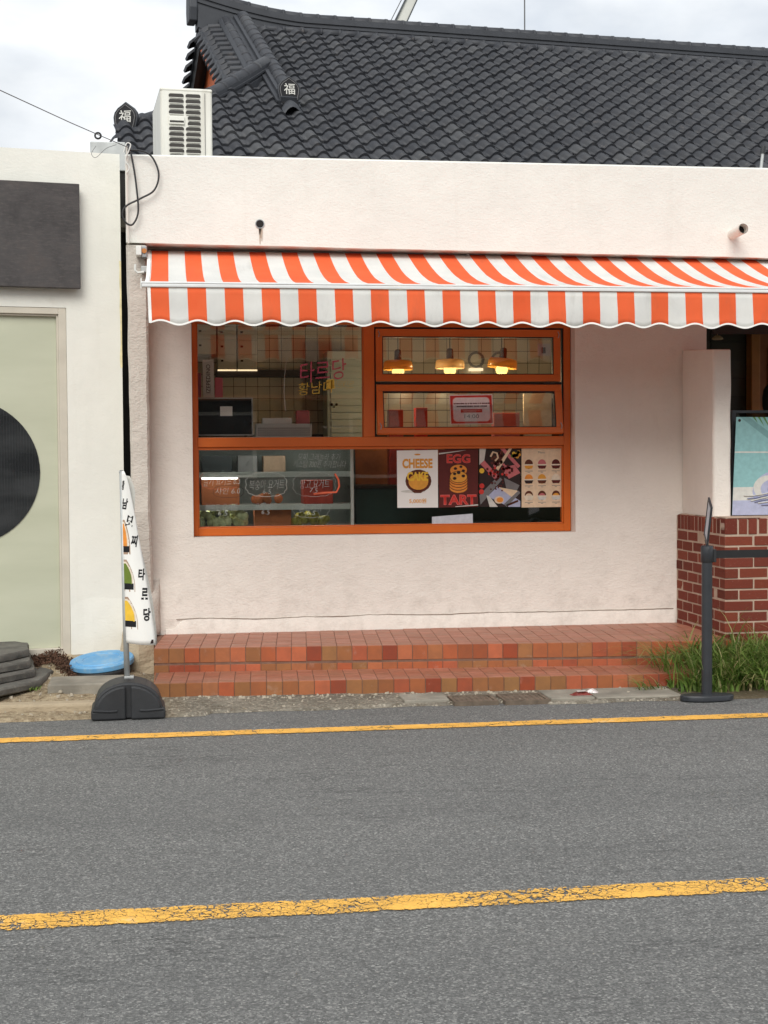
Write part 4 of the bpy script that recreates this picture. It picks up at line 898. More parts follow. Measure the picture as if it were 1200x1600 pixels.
# ================================================================== neighbouring white shop on the left
LP = Vector((-.349, 9.865, 0)); LD = Vector((.984, .178, 0)).normalized(); LN = Vector((LD.y, -LD.x, 0))      # LN points to the street
nb = thing('white_shop_building', 'cream white shop with dark blank sign board and frosted green glazing', 'building', LP)
def lat(x, y): return on(x, y, LP, LN)
def ls(x, y): return (lat(x, y)-LP).dot(LD)
def L3(s, d, z): return LP + LD*s + LN*d + Vector((0, 0, z))
def lbox(m, s0, s1, d0, d1, z0, z1): 
    Mx = Matrix((LD, -LN, Vector((0, 0, 1)))).transposed().to_4x4(); Mx.translation = LP
    return m.box(s0, s1, -d1, -d0, z0, z1, Mx)
lzt = lat(188, 241).z; so = ls(105, 600)-.0; zo1 = lat(105, 481).z; zo0 = lat(116, 1019).z-.02
m = MB(); V = []; F = []
xs_ = [-6, so-2.6, so, .0]; 
def edge_s(z): return .035 if z > 1.5 else .035-.0*z
zs = [-.02, zo0, zo1, lzt]
rows_ = []
m = MB()
lbox(m, so, .037, -.35, 0, zo0+.0, zo1); lbox(m, -6, .037, -.35, 0, zo1, lzt); lbox(m, -6, so-2.6, -.35, 0, -.02, zo1)
m.build('front_wall', 'cream_plaster', nb)
# lower right foot of the wall, slightly swollen and cracked
m = MB(); secs = []
for k in range(21):
    z = .14+.5*k/20; sw = .020*max(0, 1-k/16)**.7; e = .012*nz3(2, 0, z, 7)
    secs.append([L3(so+.004, -.004+sw*.6, z), L3(so+.14, -.004+sw*1.3+.003*nz3(1, 0, z, 8)*sw*40, z), L3(so+.26, -.004+sw*1.1+.004*nz3(5, 0, z, 8)*sw*40, z), L3(.034+e*sw*50, -.004+sw*.9, z), L3(.040+e, -.1, z), L3(so+.004, -.1, z)])
m.sweep(secs); m.build('wall_foot', 'cream_plaster', nb, smooth=False)
m = lbox(MB(), -.5, .05, -.3, .02, -.05, .142); m.build('wall_footing', 'old_concrete', nb, bevel=.02)
m = MB(); 
for k in range(14): 
    z = 2.72-k*.05; m.add([L3(.0375-.012*abs(nz3(0, 1, z, 6))-.010, .001, z), L3(.0375, .001, z), L3(.0375, .001, z-.05), L3(.0375-.012*abs(nz3(0, 1, z-.05, 6))-.010, .001, z-.05)], [(0, 1, 2, 3)])
m.build('sealant_stain', 'rust_yellow', nb)
# sign board
p0, p1 = lat(121.5, 291), lat(124, 453); s1 = (p0-LP).dot(LD)
sgn = lbox(MB(), -3.0, s1, .035, .085, p1.z, p0.z).build('sign_board', 'sign_slate', nb, bevel=.003); lbox(MB(), -2.9, s1-.06, .001, .0345, p1.z+.05, p0.z-.05).build('sign_frame', 'steel_dark', nb)
# glazed opening
fwid = .05; fm = lbox(MB(), so-fwid, so-.001, -.06, -.004, zo0+.001, zo1-.001); lbox(fm, so-2.6, so-fwid, -.06, -.004, zo1-fwid*.85, zo1-.001); lbox(fm, so-2.6, so-fwid, -.06, -.004, zo0+.001, zo0+.05)
wf2 = fm.build('window_frame', 'frame_beige', nb, bevel=.003)
fi = lbox(MB(), so-fwid-.012, so-fwid-.0005, -.058, -.02, zo0+.0505, zo1-fwid*.85-.0005); lbox(fi, so-2.6, so-fwid-.012, -.058, -.02, zo1-fwid*.85-.012, zo1-fwid*.85-.0005); fi.build('glazing_bead', 'frame_beige', wf2)
gl = lbox(MB(), so-2.59, so-fwid-.0125, -.055, -.045, zo0+.051, zo1-fwid*.85-.0125).build('frosted_pane', 'frosted_film', wf2)
cc_ = lat(-54, 738); sc = (cc_-LP).dot(LD); rc = .47
m = MB(); m.prism([L3(sc+rc*math.cos(2*math.pi*i/64), -.0445, cc_.z+rc*math.sin(2*math.pi*i/64)) for i in range(64)], LN*.006); m.build('round_fluted_window', 'fluted_black', wf2)
# dark gap closer and gutter box between the two shops
ga, gb = at(141, 240, 10.45), at(196, 222, 10.45)
tag(MB().box(ga.x, gb.x, 10.45, 10.9, 3.42, gb.z).build('gutter_box', 'zinc', bevel=.006, origin=Vector((ga.x, 10.6, 3.42))), 'grey sheet metal gutter box on the roof edge between the shops', 'gutter')
MB().box(-.55, 7, 10.25, 14.5, 3.0, 3.06).build('flat_roof', 'concrete_slab', shop)
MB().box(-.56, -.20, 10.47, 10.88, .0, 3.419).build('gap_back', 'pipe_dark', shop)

# ================================================================== brick wall
bwz = 1.006; bw_ = thing('brick_wall', 'low red brick wall with light mortar under the plastered wing wall', 'wall', (4.3, 9.2, 0))
BX, BY = 3.515, 9.04; XE = 5.6
MB().box(BX+.0025, XE, BY+.0035, YW-.003, .0, bwz-.006).build('mortar_core', 'mortar', bw_)
bh, rowp = .0595, .0700; bl, bd_ = .190, .090; jt = .010
def brick_obj(x0, x1, y0, y1, z0, z1, nm='brick'):
    sx, sy, sz = x1-x0, y1-y0, z1-z0; o = link(nm, ME_B, bw_, Vector((x0, y0, z0))-bw_.location+Vector((random.gauss(0, .0012), random.gauss(0, .0012), random.gauss(0, .0008)))); o.scale = (sx, sy, sz); o.rotation_euler = (random.gauss(0, .004), random.gauss(0, .004), random.gauss(0, .004)); return o
mb = MB().box(0, 1, 0, 1, 0, 1); ME_B = mb.mesh('brick', 'brick'); bm = bmesh.new(); bm.from_mesh(ME_B); bmesh.ops.bevel(bm, geom=bm.edges[:], offset=.03, segments=1, affect='EDGES'); bm.to_mesh(ME_B); bm.free()
random.seed(21); zs0 = bwz-.100
for r in range(13):
    z1 = zs0-.012-r*rowp; z0 = z1-bh
    if z0 < -.01: z0 = -.01
    A_ = (r % 2 == 0); 
    x = BX; y = BY
    # corner brick
    if A_: brick_obj(BX, BX+bl, BY, BY+bd_, z0, z1); xs0 = BX+bl+jt; ys0 = BY+bd_+jt
    else: brick_obj(BX, BX+bd_, BY, BY+bl, z0, z1); xs0 = BX+bd_+jt; ys0 = BY+bl+jt
    while xs0 < XE-.05 and xs0 < 4.7: brick_obj(xs0, xs0+bl, BY, BY+bd_, z0, z1); xs0 += bl+jt
    while ys0 < YW-.03: brick_obj(BX, BX+bd_, ys0, min(ys0+bl, YW-.006), z0, z1); ys0 += bl+jt
# soldier course
x = BX
brick_obj(BX, BX+.082, BY, BY+.078, zs0, bwz, 'soldier_brick'); x = BX+.082+.012
while x < 4.7: brick_obj(x, x+.056, BY, BY+.19, zs0, bwz, 'soldier_brick'); x += .068
y = BY+.09
while y < YW-.05: brick_obj(BX, BX+.19, y, y+.056, zs0, bwz, 'soldier_brick'); y += .068
for k in range(3):
    yy = BY+.018+.022*k; MB().prism([(BX-.002, yy-.007, zs0+.05), (BX-.002, yy, zs0+.028), (BX-.002, yy+.007, zs0+.05), (BX-.002, yy, zs0+.074)], (.003, 0, 0)).build('core_hole', 'mortar', bw_)
m = MB(); n = 30; V = []
for i in range(n+1):
    x = BX+.02+(4.7-BX)*i/n; V += [(x, BY+.012+.006*nz3(x, 0, 0, 12), bwz-.004), (x, BY+.05, bwz+.008+.005*nz3(x, 2, 0, 9)), (x, BY+.6, bwz+.006)]
m.add(V, [(i*3+k, (i+1)*3+k, (i+1)*3+k+1, i*3+k+1) for i in range(n) for k in range(2)]); m.build('mortar_cap', 'mortar', bw_, smooth=True)
m = MB(); V = []
for i in range(n+1):
    y = BY+.02+(YW-BY-.03)*i/n; V += [(BX+.010+.006*nz3(y, 0, 0, 12), y, bwz-.004), (BX+.03, y, bwz+.006+.005*nz3(y, 2, 0, 9)), (BX+.25, y, bwz+.005)]
m.add(V, [(i*3+k, (i+1)*3+k, (i+1)*3+k+1, i*3+k+1) for i in range(n) for k in range(2)]); m.build('mortar_cap', 'mortar', bw_, smooth=True)

# ================================================================== porch to the right of the wing wall
pc = thing('porch_wall', 'dark tiled porch wall behind the wing wall with orange wooden door frame', 'wall', (4.6, 11.5, .2))
MB().box(3.742, 6.8, 11.5, 11.6, .0, 3.0).build('back_wall', 'dark_wall', pc); MB().box(3.742, 6.8, 10.25, 11.6, 2.62, 2.7).build('ceiling', 'dark_wall', pc)
MB().box(3.742, 6.8, 9.97, 11.6, .05, .24).build('floor', 'concrete_slab', pc)
me_dt = MB().box(0, .292, -.01, 0, 0, .142).mesh('wall_tile', 'dark_tile'); dx0 = xat(1169, 600, 11.45)
for i in range(2):
    for j in range(15): link('wall_tile', me_dt, pc, Vector((dx0-.30*(i+1), 11.4995, .30+j*.146))-pc.location)
MB().box(dx0, dx0+.075, 11.38, 11.495, .24, 2.6).build('door_frame', 'wood_frame', pc, bevel=.006); MB().box(dx0+.08, 6.5, 11.44, 11.495, .24, 2.6).build('door_panel', 'wood_panel', pc)
MB().box(dx0+.16, 6.3, 11.425, 11.441, 1.2, 2.3).build('door_panel', 'wood_panel', pc, bevel=.006); MB().box(dx0+.079, 6.5, 11.40, 11.4395, 2.42, 2.5).build('door_frame', 'wood_frame', pc)
q = at(1121, 530, 10.9); tag(MB().lathe([(.002, .03), (.02, .028), (.042, .01), (.045, .0), (.03, -.006)], q, 16).tube([q+Vector((0, 0, .029)), (q.x, q.y, 2.62)], .003, 6).build('porch_lamp', 'lamp_cream', smooth=True, origin=q), 'small pale lamp hanging in the dark porch', 'lamp')
MB().box(3.9, 6.8, 10.27, 10.30, 2.30, 2.62).build('lintel', 'shelf_dark', pc)
# glazed screen frame of the porch: black rail over the poster
sf = thing('black_screen_frame', 'black metal screen frame standing on the brick wall beside the wing wall', 'frame', (4.0, 9.42, bwz))
yr = 9.42; rx = xat(1144, 700, yr)
MB().box(rx, rx+.028, yr, yr+.03, bwz+.008, zat(1150, 641, yr)).build('post', 'black_powder', sf, bevel=.002); MB().box(rx+.028, 5.4, yr+.001, yr+.029, zat(1160, 645.5, yr), zat(1160, 641, yr)).build('rail', 'black_powder', sf, bevel=.002)
MB().box(5.4, 5.428, yr, yr+.03, bwz+.008, zat(1150, 641, yr)).build('post', 'black_powder', sf, bevel=.002)
MB().box(rx+.028, 5.4, yr+.012, yr+.018, bwz+.01, zat(1160, 645.5, yr)).build('pane', 'dark_glass', sf)
yb = 9.34; P = [at(1150.5, 651.5, yb), at(1150.5, 651.5, yb)+Vector((1.25, 0, -.01)), at(1143, 806, yb)+Vector((1.25, 0, .0)), at(1143, 806, yb)+Vector((.004, 0, .004))]
P[2].z = P[3].z = bwz+.012
t = thing('poster', 'mint green drink poster with palm leaf and whipped cream swirl', 'poster', (sum(P, Vector())/4)); MB().prism(P, (0, .004, 0)).build('sheet', 'ink_mint', t)
def bp(u, v, k): return bil(P, u, v, yb-.0006*k)
def ppoly(uv, mat, k): return flat([bp(u, v, k) for u, v in uv], 'print', mat, t)
ppoly([(0.02, .0), (.07, 0), (.24, .22), (.40, .30), (.40, .34), (.22, .27)], 'ink_mint_dark', 1); ppoly([(.0, .35), (.5, .355), (.5, .365), (.0, .365)], 'ink_sand', 1); ppoly([(.13, .445), (.5, .44), (.5, .465), (.13, .47)], 'ink_cream', 2) if False else None
ppoly([(0, .715), (1, .70), (1, 1), (0, 1)], 'ink_sand', 1); ppoly([(0, .85), (1, .84), (1, 1), (0, 1)], 'ink_lilac', 2)
for k in range(9):
    a_ = .09+.028*k; ppoly([(a_, .0), (a_+.014, .0), (a_+.03+.01*k, .06+.035*(k % 3))], 'ink_leaf', 2)
for k, (u, v, r, mt) in enumerate([(.26, .76, .19, 'ink_lilac'), (.20, .72, .11, 'ink_sand'), (.22, .735, .085, 'ink_lilac'), (.235, .74, .055, 'ink_lilac_dark'), (.25, .74, .035, 'ink_sand'), (.40, .66, .15, 'ink_lilac'), (.42, .62, .09, 'ink_sand'), (.44, .62, .05, 'ink_lilac_dark')]): flat(disc_pts(bp(u, v, 3+k), r, 24, r*.75), 'print', mt, t)
for k in range(6): MB().tube([bp(.06+.02*k+.05*i, .80+.022*k+.012*math.sin(i*1.1+k)-.01*i, 11) for i in range(7)], .004, 5).build('print', 'ink_lilac_dark' if k % 2 else 'ink_sand', t)
flat(disc_pts(bp(.018, .035, 4), .010, 12), 'eyelet', 'ink_dark', t)

# ================================================================== tiled house behind
RA = R(7.0); A = Vector((math.cos(RA), math.sin(RA), 0)); N = Vector((-math.sin(RA), math.cos(RA), 0)); Zv = Vector((0, 0, 1)); P0 = Vector((.966, 16.203, 6.088)); SLP = R(30); UPV = N*math.cos(SLP)+Zv*math.sin(SLP); NRM = A.cross(UPV)
def RF(a, n, z): return P0 + A*a + N*n + Zv*z
def onroof(a, s, h=0): return P0 + A*a - UPV*s + NRM*h        # s: distance down the slope
hs = thing('tile_roofed_house', 'traditional house with dark grey wavy tile roof behind the pink shop', 'house', RF(3, 0, -6.0)); HO = hs.location.copy()
m = MB(); m.prism([RF(-.35, -2.4, -6.05), RF(8.2, -2.4, -6.05), RF(8.2, 3.0, -6.05), RF(-.35, 3.0, -6.05)], (0, 0, 4.5)).build('wall', 'cream_plaster', hs)
# front roof
HIP0, HIP1 = (-.2, -1.73), (-1.70, -3.12)
def hip_n(a): return HIP0[1] + (HIP1[1]-HIP0[1])*(a-HIP0[0])/(HIP1[0]-HIP0[0])
T30 = math.tan(SLP)
def fr_pt(a, n, h=0): return RF(a, n, n*T30)+NRM*h
deck = [fr_pt(-.62, .0, -.03), fr_pt(8.6, .0, -.03), fr_pt(8.6, -4.3, -.03), fr_pt(-1.62, -4.3, -.03), fr_pt(*HIP1, -.03), fr_pt(*HIP0, -.03), fr_pt(-.62, -1.70, -.03)]
roof = MB().prism(deck, -NRM*.06).build('roof', 'roof_dark', hs)
w_, rp = .180, .212; nseg = 14
prof = [(w_*i/nseg, .056*max(0, math.cos(math.pi*(i/nseg-.5)/.62))**.75 - .006*math.cos(2*math.pi*(i/nseg-.5)) if abs(i/nseg-.5) < .31 else -.006*math.cos(2*math.pi*(i/nseg-.5))-.004) for i in range(nseg+1)]
def tile_vs():
    V = []
    for (y, lift) in ((.03, -.006), (-rp, .021)):
        V += [Vector((x, y, z+lift)) for x, z in prof]
    V += [Vector((x, -rp+.002, z-.012)) for x, z in prof]
    k = nseg+1; F = [(i, i+1, k+i+1, k+i) for i in range(nseg)] + [(k+i, k+i+1, 2*k+i+1, 2*k+i) for i in range(nseg)]
    return V, F
TV, TF = tile_vs(); me_rt = bpy.data.meshes.new('roof_tile'); me_rt.from_pydata([tuple(v) for v in TV], [], TF); me_rt.materials.append(MATS['roof_tile'])
for p in me_rt.polygons[:nseg]: p.use_smooth = True
BAS = Matrix((A, UPV, NRM)).transposed()
cand = []
for c in range(-10, 48):
    for r in range(0, 22):
        a = -.02 + c*w_ + .004*math.sin(c*3.1); s = .02+r*rp; n = -s*math.cos(SLP)
        nc = n - rp*.5; ac = a+w_/2
        if ac < HIP0[0]+.06 and nc > hip_n(ac)+.05: continue
        if a > 8.5: continue
        q = onroof(a+w_/2, s+rp/2); d = q-C0; z = d.dot(Fw); px, py = 600+FPX*d.dot(Rt)/z, 800-FPX*d.dot(Up)/z
        vis = -20 < px < 1225 and py < 262; cand.append((0 if vis else 1, z, a, s))
cand.sort(); random.seed(4); rest = MB()
for k, (v_, z, a, s) in enumerate(cand):
    loc = onroof(a, s, random.gauss(0, .0015)); Mx = BAS @ Matrix.Rotation(random.gauss(0, .006), 3, 'Z')
    if k < 300:
        o = link('roof_tile', me_rt, roof, loc-HO); o.rotation_euler = Mx.to_euler()
    else: rest.add([loc + Mx @ v for v in TV], TF)
o = rest.build('roof_tile_field', 'roof_tile', roof, kind='stuff')
for i_, p in enumerate(o.data.polygons): p.use_smooth = (i_ % (2*nseg)) < nseg
# ridge cap piece: half round, slightly flared
def half_round(r, ln, nm, mat='roof_tile', n=8):
    V = []; F = []
    for (y, rr_) in ((0, r*.94), (ln*.86, r), (ln*.86, r*1.05), (ln, r*1.05), (ln, r*.8)):
        V += [Vector((rr_*math.cos(math.pi*i/n), y, rr_*math.sin(math.pi*i/n))) for i in range(n+1)]
    for j in range(4): F += [(j*(n+1)+i, j*(n+1)+i+1, (j+1)*(n+1)+i+1, (j+1)*(n+1)+i) for i in range(n)]
    me = bpy.data.meshes.new(nm); me.from_pydata([tuple(v) for v in V], [], F); me.materials.append(MATS[mat])
    for p in me.polygons: p.use_smooth = True
    return me
def caps(me, pts, ln, upv, parent, nm):
    d_acc = 0; i = 0; pts = [Vector(p) for p in pts]; segs = [(pts[k+1]-pts[k]).length for k in range(len(pts)-1)]; tot = sum(segs); n = int(tot/ln)
    for q in range(n):
        def pt(t):
            for k, sg_ in enumerate(segs):
                if t <= sg_ or k == len(segs)-1: return pts[k]+(pts[k+1]-pts[k])*(t/sg_)
                t -= sg_
        p, e = pt(q*ln), pt((q+1)*ln); y = (e-p).normalized(); x = y.cross(upv).normalized(); z = x.cross(y)
        o = link(nm, me, parent, p-HO); o.rotation_euler = Matrix((x, y, z)).transposed().to_euler()
def layered(pts, widths, hts, side, upv, nm, parent):
    # stepped ridge body: (half width, z) outline swept along pts
    m = MB(); secs = []
    for p in pts:
        ring = []
        for (w, z) in zip(widths, hts): ring.append(Vector(p)+side*w+upv*z)
        for (w, z) in reversed(list(zip(widths, hts))): ring.append(Vector(p)-side*w+upv*z)
        secs.append(ring)
    m.sweep(secs); return m.build(nm, 'roof_dark', parent)
# main ridge: rises and thickens towards its left end
def rz(a): return .0 if a > .55 else .20*((.55-a)/1.3)**1.7
def rh(a): return 1.5 if a > .6 else 1.5+.35*((.6-a)/1.3)
rp_pts = [-.63+.0545*k for k in range(24)] + [.7+.5*k for k in range(17)]
m = MB(); secs = []
for a in rp_pts:
    h = rh(a); W = [.105, .105, .085, .085, .100, .100, .080, .080, .096, .096, .078, .078]; Hh = [-.10, .03, .03, .048, .048, .064, .064, .080, .080, .096, .096, .125]
    ring = [RF(a, .12-w, rz(a)+z*h) for w, z in zip(W, Hh)] + [RF(a, .12+w, rz(a)+z*h) for w, z in reversed(list(zip(W, Hh)))]
    secs.append(ring)
m.sweep(secs); ridge = m.build('main_ridge', 'roof_dark', hs)
me_c = half_round(.070, .20, 'ridge_tile'); caps(me_c, [RF(a, .12, rz(a)+.118*rh(a)) for a in rp_pts], .196, Zv, ridge, 'ridge_tile')
me_c2 = half_round(.045, .2095, 'ridge_foot_tile'); caps(me_c2, [RF(-.1, .0, .012), RF(8.4, .0, .012)], .2095, (Zv-N*.6).normalized(), ridge, 'ridge_foot_tile')
# ridge end block
e0 = RF(-.635, .12, rz(-.635)+.0); m = MB(); m.prism([e0-N*.11+Zv*-.12, e0-N*.14+Zv*.02, e0-N*.12+Zv*.16, e0-N*.05+Zv*.26, e0+N*.05+Zv*.26, e0+N*.12+Zv*.16, e0+N*.14+Zv*.02, e0+N*.11-Zv*.12], -A*.09); m.build('ridge_end_tile', 'roof_dark', ridge, bevel=.015)
# descending ridge over the gable rake
dp = [onroof(-.18, s, .03) for s in (-.02, .5, 1.0, 1.5, 2.0, 2.5, 2.95)]
dr = layered(dp, [.12, .12, .095, .095, .11, .11, .075, .075], [-.06, .02, .02, .045, .045, .065, .065, .10], A, NRM, 'descending_ridge', hs)
me_d = half_round(.072, .19, 'ridge_tile'); caps(me_d, [p+A*.03+NRM*.085 for p in dp], .186, NRM, dr, 'ridge_tile')
lb = [onroof(-.34, s, .012) for s in (-.02, .6, 1.2, 1.9, 2.08)]
lr = layered(lb, [.075, .075, .05], [-.06, .05, .08], A, NRM, 'rake_fillet', hs); me_d2 = half_round(.052, .30, 'ridge_tile'); caps(me_d2, [p+NRM*.055 for p in lb], .29, NRM, lr, 'ridge_tile')
# rake tiles with leaf shaped ends
def rake_mesh():
    V = []; F = []; n = 6; L_ = [(0, .036, 0), (-.11, .036, -.008), (-.21, .037, -.02)]
    for (x, r, z) in L_: V += [Vector((x, r*math.cos(math.pi*i/n), z+.012+r*math.sin(math.pi*i/n))) for i in range(n+1)]
    for j in range(2): F += [(j*(n+1)+i, j*(n+1)+i+1, (j+1)*(n+1)+i+1, (j+1)*(n+1)+i) for i in range(n)]
    k = len(V); V += [Vector(p) for p in ((-.20, -.036, -.012), (-.20, .036, -.012), (-.26, .058, -.050), (-.325, .04, -.105), (-.35, 0, -.15), (-.325, -.04, -.105), (-.26, -.058, -.050), (-.20, 0, .025), (-.275, 0, -.02))]
    F += [(k+7, k+1, k+2, k+8), (k+8, k+2, k+3, k+4), (k+8, k+4, k+5, k+6), (k+7, k+8, k+6, k+0)]
    k2 = len(V); V += [v-Vector((-.012, 0, .03)) for v in V[k:k+7]]
    F += [(k+i, k+(i+1) % 7, k2+(i+1) % 7, k2+i) for i in range(7)]
    k3 = len(V); V += [Vector(p) for p in ((.02, -.09, -.05), (.02, .09, -.05), (-.16, .09, -.075), (-.16, -.09, -.075))]; F += [(k3, k3+1, k3+2, k3+3)]
    me = bpy.data.meshes.new('rake_tile'); me.from_pydata([tuple(v) for v in V], [], F); me.materials.append(MATS['roof_tile']); return me
me_rk = rake_mesh()
for k in range(11):
    o = link('rake_tile', me_rk, hs, onroof(-.33, .10+k*.178, .015)-HO); o.rotation_euler = BAS.to_euler()
UP2 = -N*math.cos(SLP)+Zv*math.sin(SLP); B2_ = Matrix((A, -UP2, A.cross(-UP2)*1)).transposed()
NR2 = (A.cross(UP2)); NR2 = NR2 if NR2.z > 0 else -NR2
def onrear(a, s, h=0): return RF(0, .24, 0)+A*a-UP2*s+NR2*h
for k in range(13):
    o = link('rake_tile', me_rk, hs, onrear(-.37, .10+k*.178, .015)-HO); o.rotation_euler = Matrix((A, NR2.cross(A), NR2)).transposed().to_euler()
m = MB(); m.prism([onrear(-.62, -.05, -.02), onrear(8.6, -.05, -.02), onrear(8.6, 4.6, -.02), onrear(-.62, 3.2, -.02)], -NR2*.07).build('rear_roof', 'roof_dark', hs)
# gable: boards under the rakes and wooden gable wall
for f, s_end in ((onroof, 2.0), (onrear, 2.6)):
    m = MB(); up = NRM if f is onroof else NR2
    m.prism([f(-.60, -.05, -.06), f(-.60, s_end, -.06), f(-.60, s_end, -.25), f(-.60, -.05, -.25)], A*.05).build('bargeboard', 'eave_black' if f is onrear else 'gable_wood', hs)
m = MB(); m.prism([RF(-.46, .12, -.10), RF(-.46, -1.72, -1.14), RF(-.46, 2.2, -1.25)], A*.08).build('gable_wall', 'gable_wood', hs)
for n_, w2 in ((-1.30, .14), (-.6, .10)): MB().prism([RF(-.52, n_-w2/2, -1.2), RF(-.52, n_+w2/2, -1.2), RF(-.52, n_+w2/2, n_*T30-.12), RF(-.52, n_-w2/2, n_*T30-.16)], A*.045).build('gable_post', 'gable_beam', hs)
MB().prism([RF(-.53, -1.7, -1.16), RF(-.53, 2.1, -1.16), RF(-.53, 2.1, -1.06), RF(-.53, -1.7, -1.06)], A*.06).build('gable_beam', 'gable_beam', hs)
# side slope below the gable, as rows of tiles
m = MB(); ss = []
for k in range(30):
    n_ = -3.3+k*.2; nn = max(n_, -1.75); 
    top = RF(-.45, nn, -1.06); bot = RF(-1.62, n_-.0 if n_ < -1.75 else n_, -1.98)
    ss.append((top, bot))
for k in range(len(ss)-1):
    (a0, b0), (a1, b1) = ss[k], ss[k+1]; secs = []
    for j in range(7):
        t = j/6; h = .05*(.5+.5*math.cos(2*math.pi*(t-.5)))**1.3; secs.append([a0.lerp(a1, t)+Zv*h, b0.lerp(b1, t)+Zv*h])
    V = [p for s_ in secs for p in s_]; m.add(V, [(2*j, 2*j+1, 2*j+3, 2*j+2) for j in range(6)])
m.build('side_roof', 'roof_tile', hs)
# hip ridge to the corner
hp0, hp1 = RF(HIP0[0]-.02, HIP0[1]+.03, HIP0[1]*T30+.11), RF(HIP1[0], HIP1[1], -1.90)
hpts = [hp0.lerp(hp1, k/8) - Zv*.06*math.sin(math.pi*k/8) for k in range(9)]
hd = (hp1-hp0); hd.z = 0; hd.normalize(); hside = Vector((hd.y, -hd.x, 0))
hr = layered(hpts, [.10, .10, .075, .075, .09, .09, .07, .07], [-.10, .0, .0, .025, .025, .045, .045, .085], hside, Zv, 'hip_ridge', hs)
me_h2 = half_round(.068, .21, 'ridge_tile'); caps(me_h2, [p+Zv*.075 for p in hpts], .205, Zv, hr, 'ridge_tile')
# end plaques with the fortune character
def plaque(base, face, w, h, nm):
    face = face.normalized(); sd = Vector((-face.y, face.x, 0)); 
    up = (Zv+face*-.10).normalized()
    def out(k, d): 
        pts = [(-.36, 0), (-.40, .12), (-.47, .38), (-.5, .55), (-.46, .70), (-.33, .84), (-.15, .94), (0, 1.03), (.15, .94), (.33, .84), (.46, .70), (.5, .55), (.47, .38), (.40, .12), (.36, 0)]
        return [base + sd*(x*w*k) + up*((y*h-h*.48)*k+h*.48) + face*d for x, y in pts]
    pl_ = MB().prism(out(1, 0), -face*.055).build(nm, 'roof_dark', hs, bevel=.006)
    flat(out(.90, .008), 'plaque_field', 'ink_black', pl_)
    ol = out(.80, .010); m = MB(); m.tube(ol[1:-1], .0030, 5).build('plaque_outline', 'ink_grey', pl_)
    lettering('福', base+up*(h*.56)+face*.012, .1, 'ink_sand', pl_, .0006, None, h*.38, xdir=sd, zdir=up)
    for dx in (-.1, 0, .1): flat(disc_pts(base+sd*(dx*w)+up*(h*.20)+face*.011, .014 if dx == 0 else .008, 8, .010, sd, up), 'plaque_flower', 'ink_sand', pl_)
    # saddle tile below the plaque
    m = MB(); secs = []
    for (d, z, ww) in ((-.03, .01, .5), (.06, -.02, .62), (.15, -.07, .66), (.16, -.10, .60)):
        secs.append([base+sd*(x*w*ww*1.05)+face*d+Zv*(z+.05*(1-(2*abs(x))**2)) for x in (-.62, -.4, -.2, 0, .2, .4, .62)])
    m.sweep(secs, closed=False); m.build('saddle_tile', 'roof_dark', pl_, smooth=True)
M0 = onroof(-.17, 2.96, .06); plaque(M0, -N, .215, .27, 'end_plaque')
plaque(hp1+hd*.03+Zv*.01, hd+Vector((.32, -.25, 0)), .215, .28, 'end_plaque')

# ================================================================== air conditioner on the flat roof
ac = thing('air_conditioner', 'white outdoor air conditioner unit on the flat roof behind the parapet', 'air conditioner', at(292, 240, 10.75))
ao = ac.location; AR = Matrix.Rotation(R(4.5), 4, 'Z'); 
aw_ = .372; ah_top = at(292, 137, 10.75).z-ao.z; zlow = 3.07-ao.z
def acb(m, x0, x1, y0, y1, z0, z1): Mx = Matrix.Translation(ao) @ AR; return m.box(x0, x1, y0, y1, z0, z1, Mx)
acb(MB(), -aw_/2, aw_/2, .002, .80, zlow+.04, ah_top).build('casing', 'ac_white', ac, bevel=.02, seg=4)
acb(MB(), -aw_/2-.002, aw_/2+.002, -.002, .803, ah_top-.03, ah_top-.002).build('top_cover', 'ac_white', ac, bevel=.014, seg=3)
acb(MB(), aw_/2-.055, aw_/2-.052, -.004, .0, zlow+.06, ah_top-.035).build('seam', 'wire_grey', ac)
for j in range(14):
    z = ah_top-.060-j*.0393
    for i in (0, 1):
        if i == 0 and j in (4, 5): continue
        xa = -aw_/2+.060+i*.120 + (.014 if (i == 1 and j in (4, 5)) else 0); xb = -aw_/2+.060+i*.120+.108; r = .0145; m = MB(); Mx = Matrix.Translation(ao) @ AR
        pts = [Vector((xb-r+r*math.cos(R(-90+180*k/6)), -.003, z+r*math.sin(R(-90+180*k/6)))) for k in range(7)] + [Vector((xa+r+r*math.cos(R(90+180*k/6)), -.003, z+r*math.sin(R(90+180*k/6)))) for k in range(7)]
        m.add([Mx @ p for p in pts], [tuple(range(len(pts)))]); m.build('louvre_slot', 'dark_slot', ac)
        m = MB(); acb(m, xa+.004, xb-.004, -.006, -.0032, z-.0165, z-.0125); m.build('louvre_lip', 'ac_white', ac)
z = ah_top-.060-4.5*.0393; acb(MB(), -aw_/2+.060, -aw_/2+.172, -.014, -.001, z-.028, z+.030).build('handle_recess', 'ac_white', ac, bevel=.004); acb(MB(), -aw_/2+.066, -aw_/2+.166, -.0155, -.0142, z-.016, z-.002).build('handle_grip', 'dark_slot', ac)
for k in range(24): acb(MB(), aw_/2+.001, aw_/2+.045-.012*(k > 20), .02, .03, zlow+.05+k*.0205, zlow+.056+k*.0205).build('coil_fin', 'white_metal', ac)
acb(MB(), aw_/2+.045, aw_/2+.05, .02, .7, zlow+.04, zlow+.50).build('coil_guard', 'white_metal', ac)
for xx in (-.13, .13): acb(MB(), xx-.02, xx+.02, .05, .75, zlow-.008, zlow+.04).build('foot', 'zinc', ac)

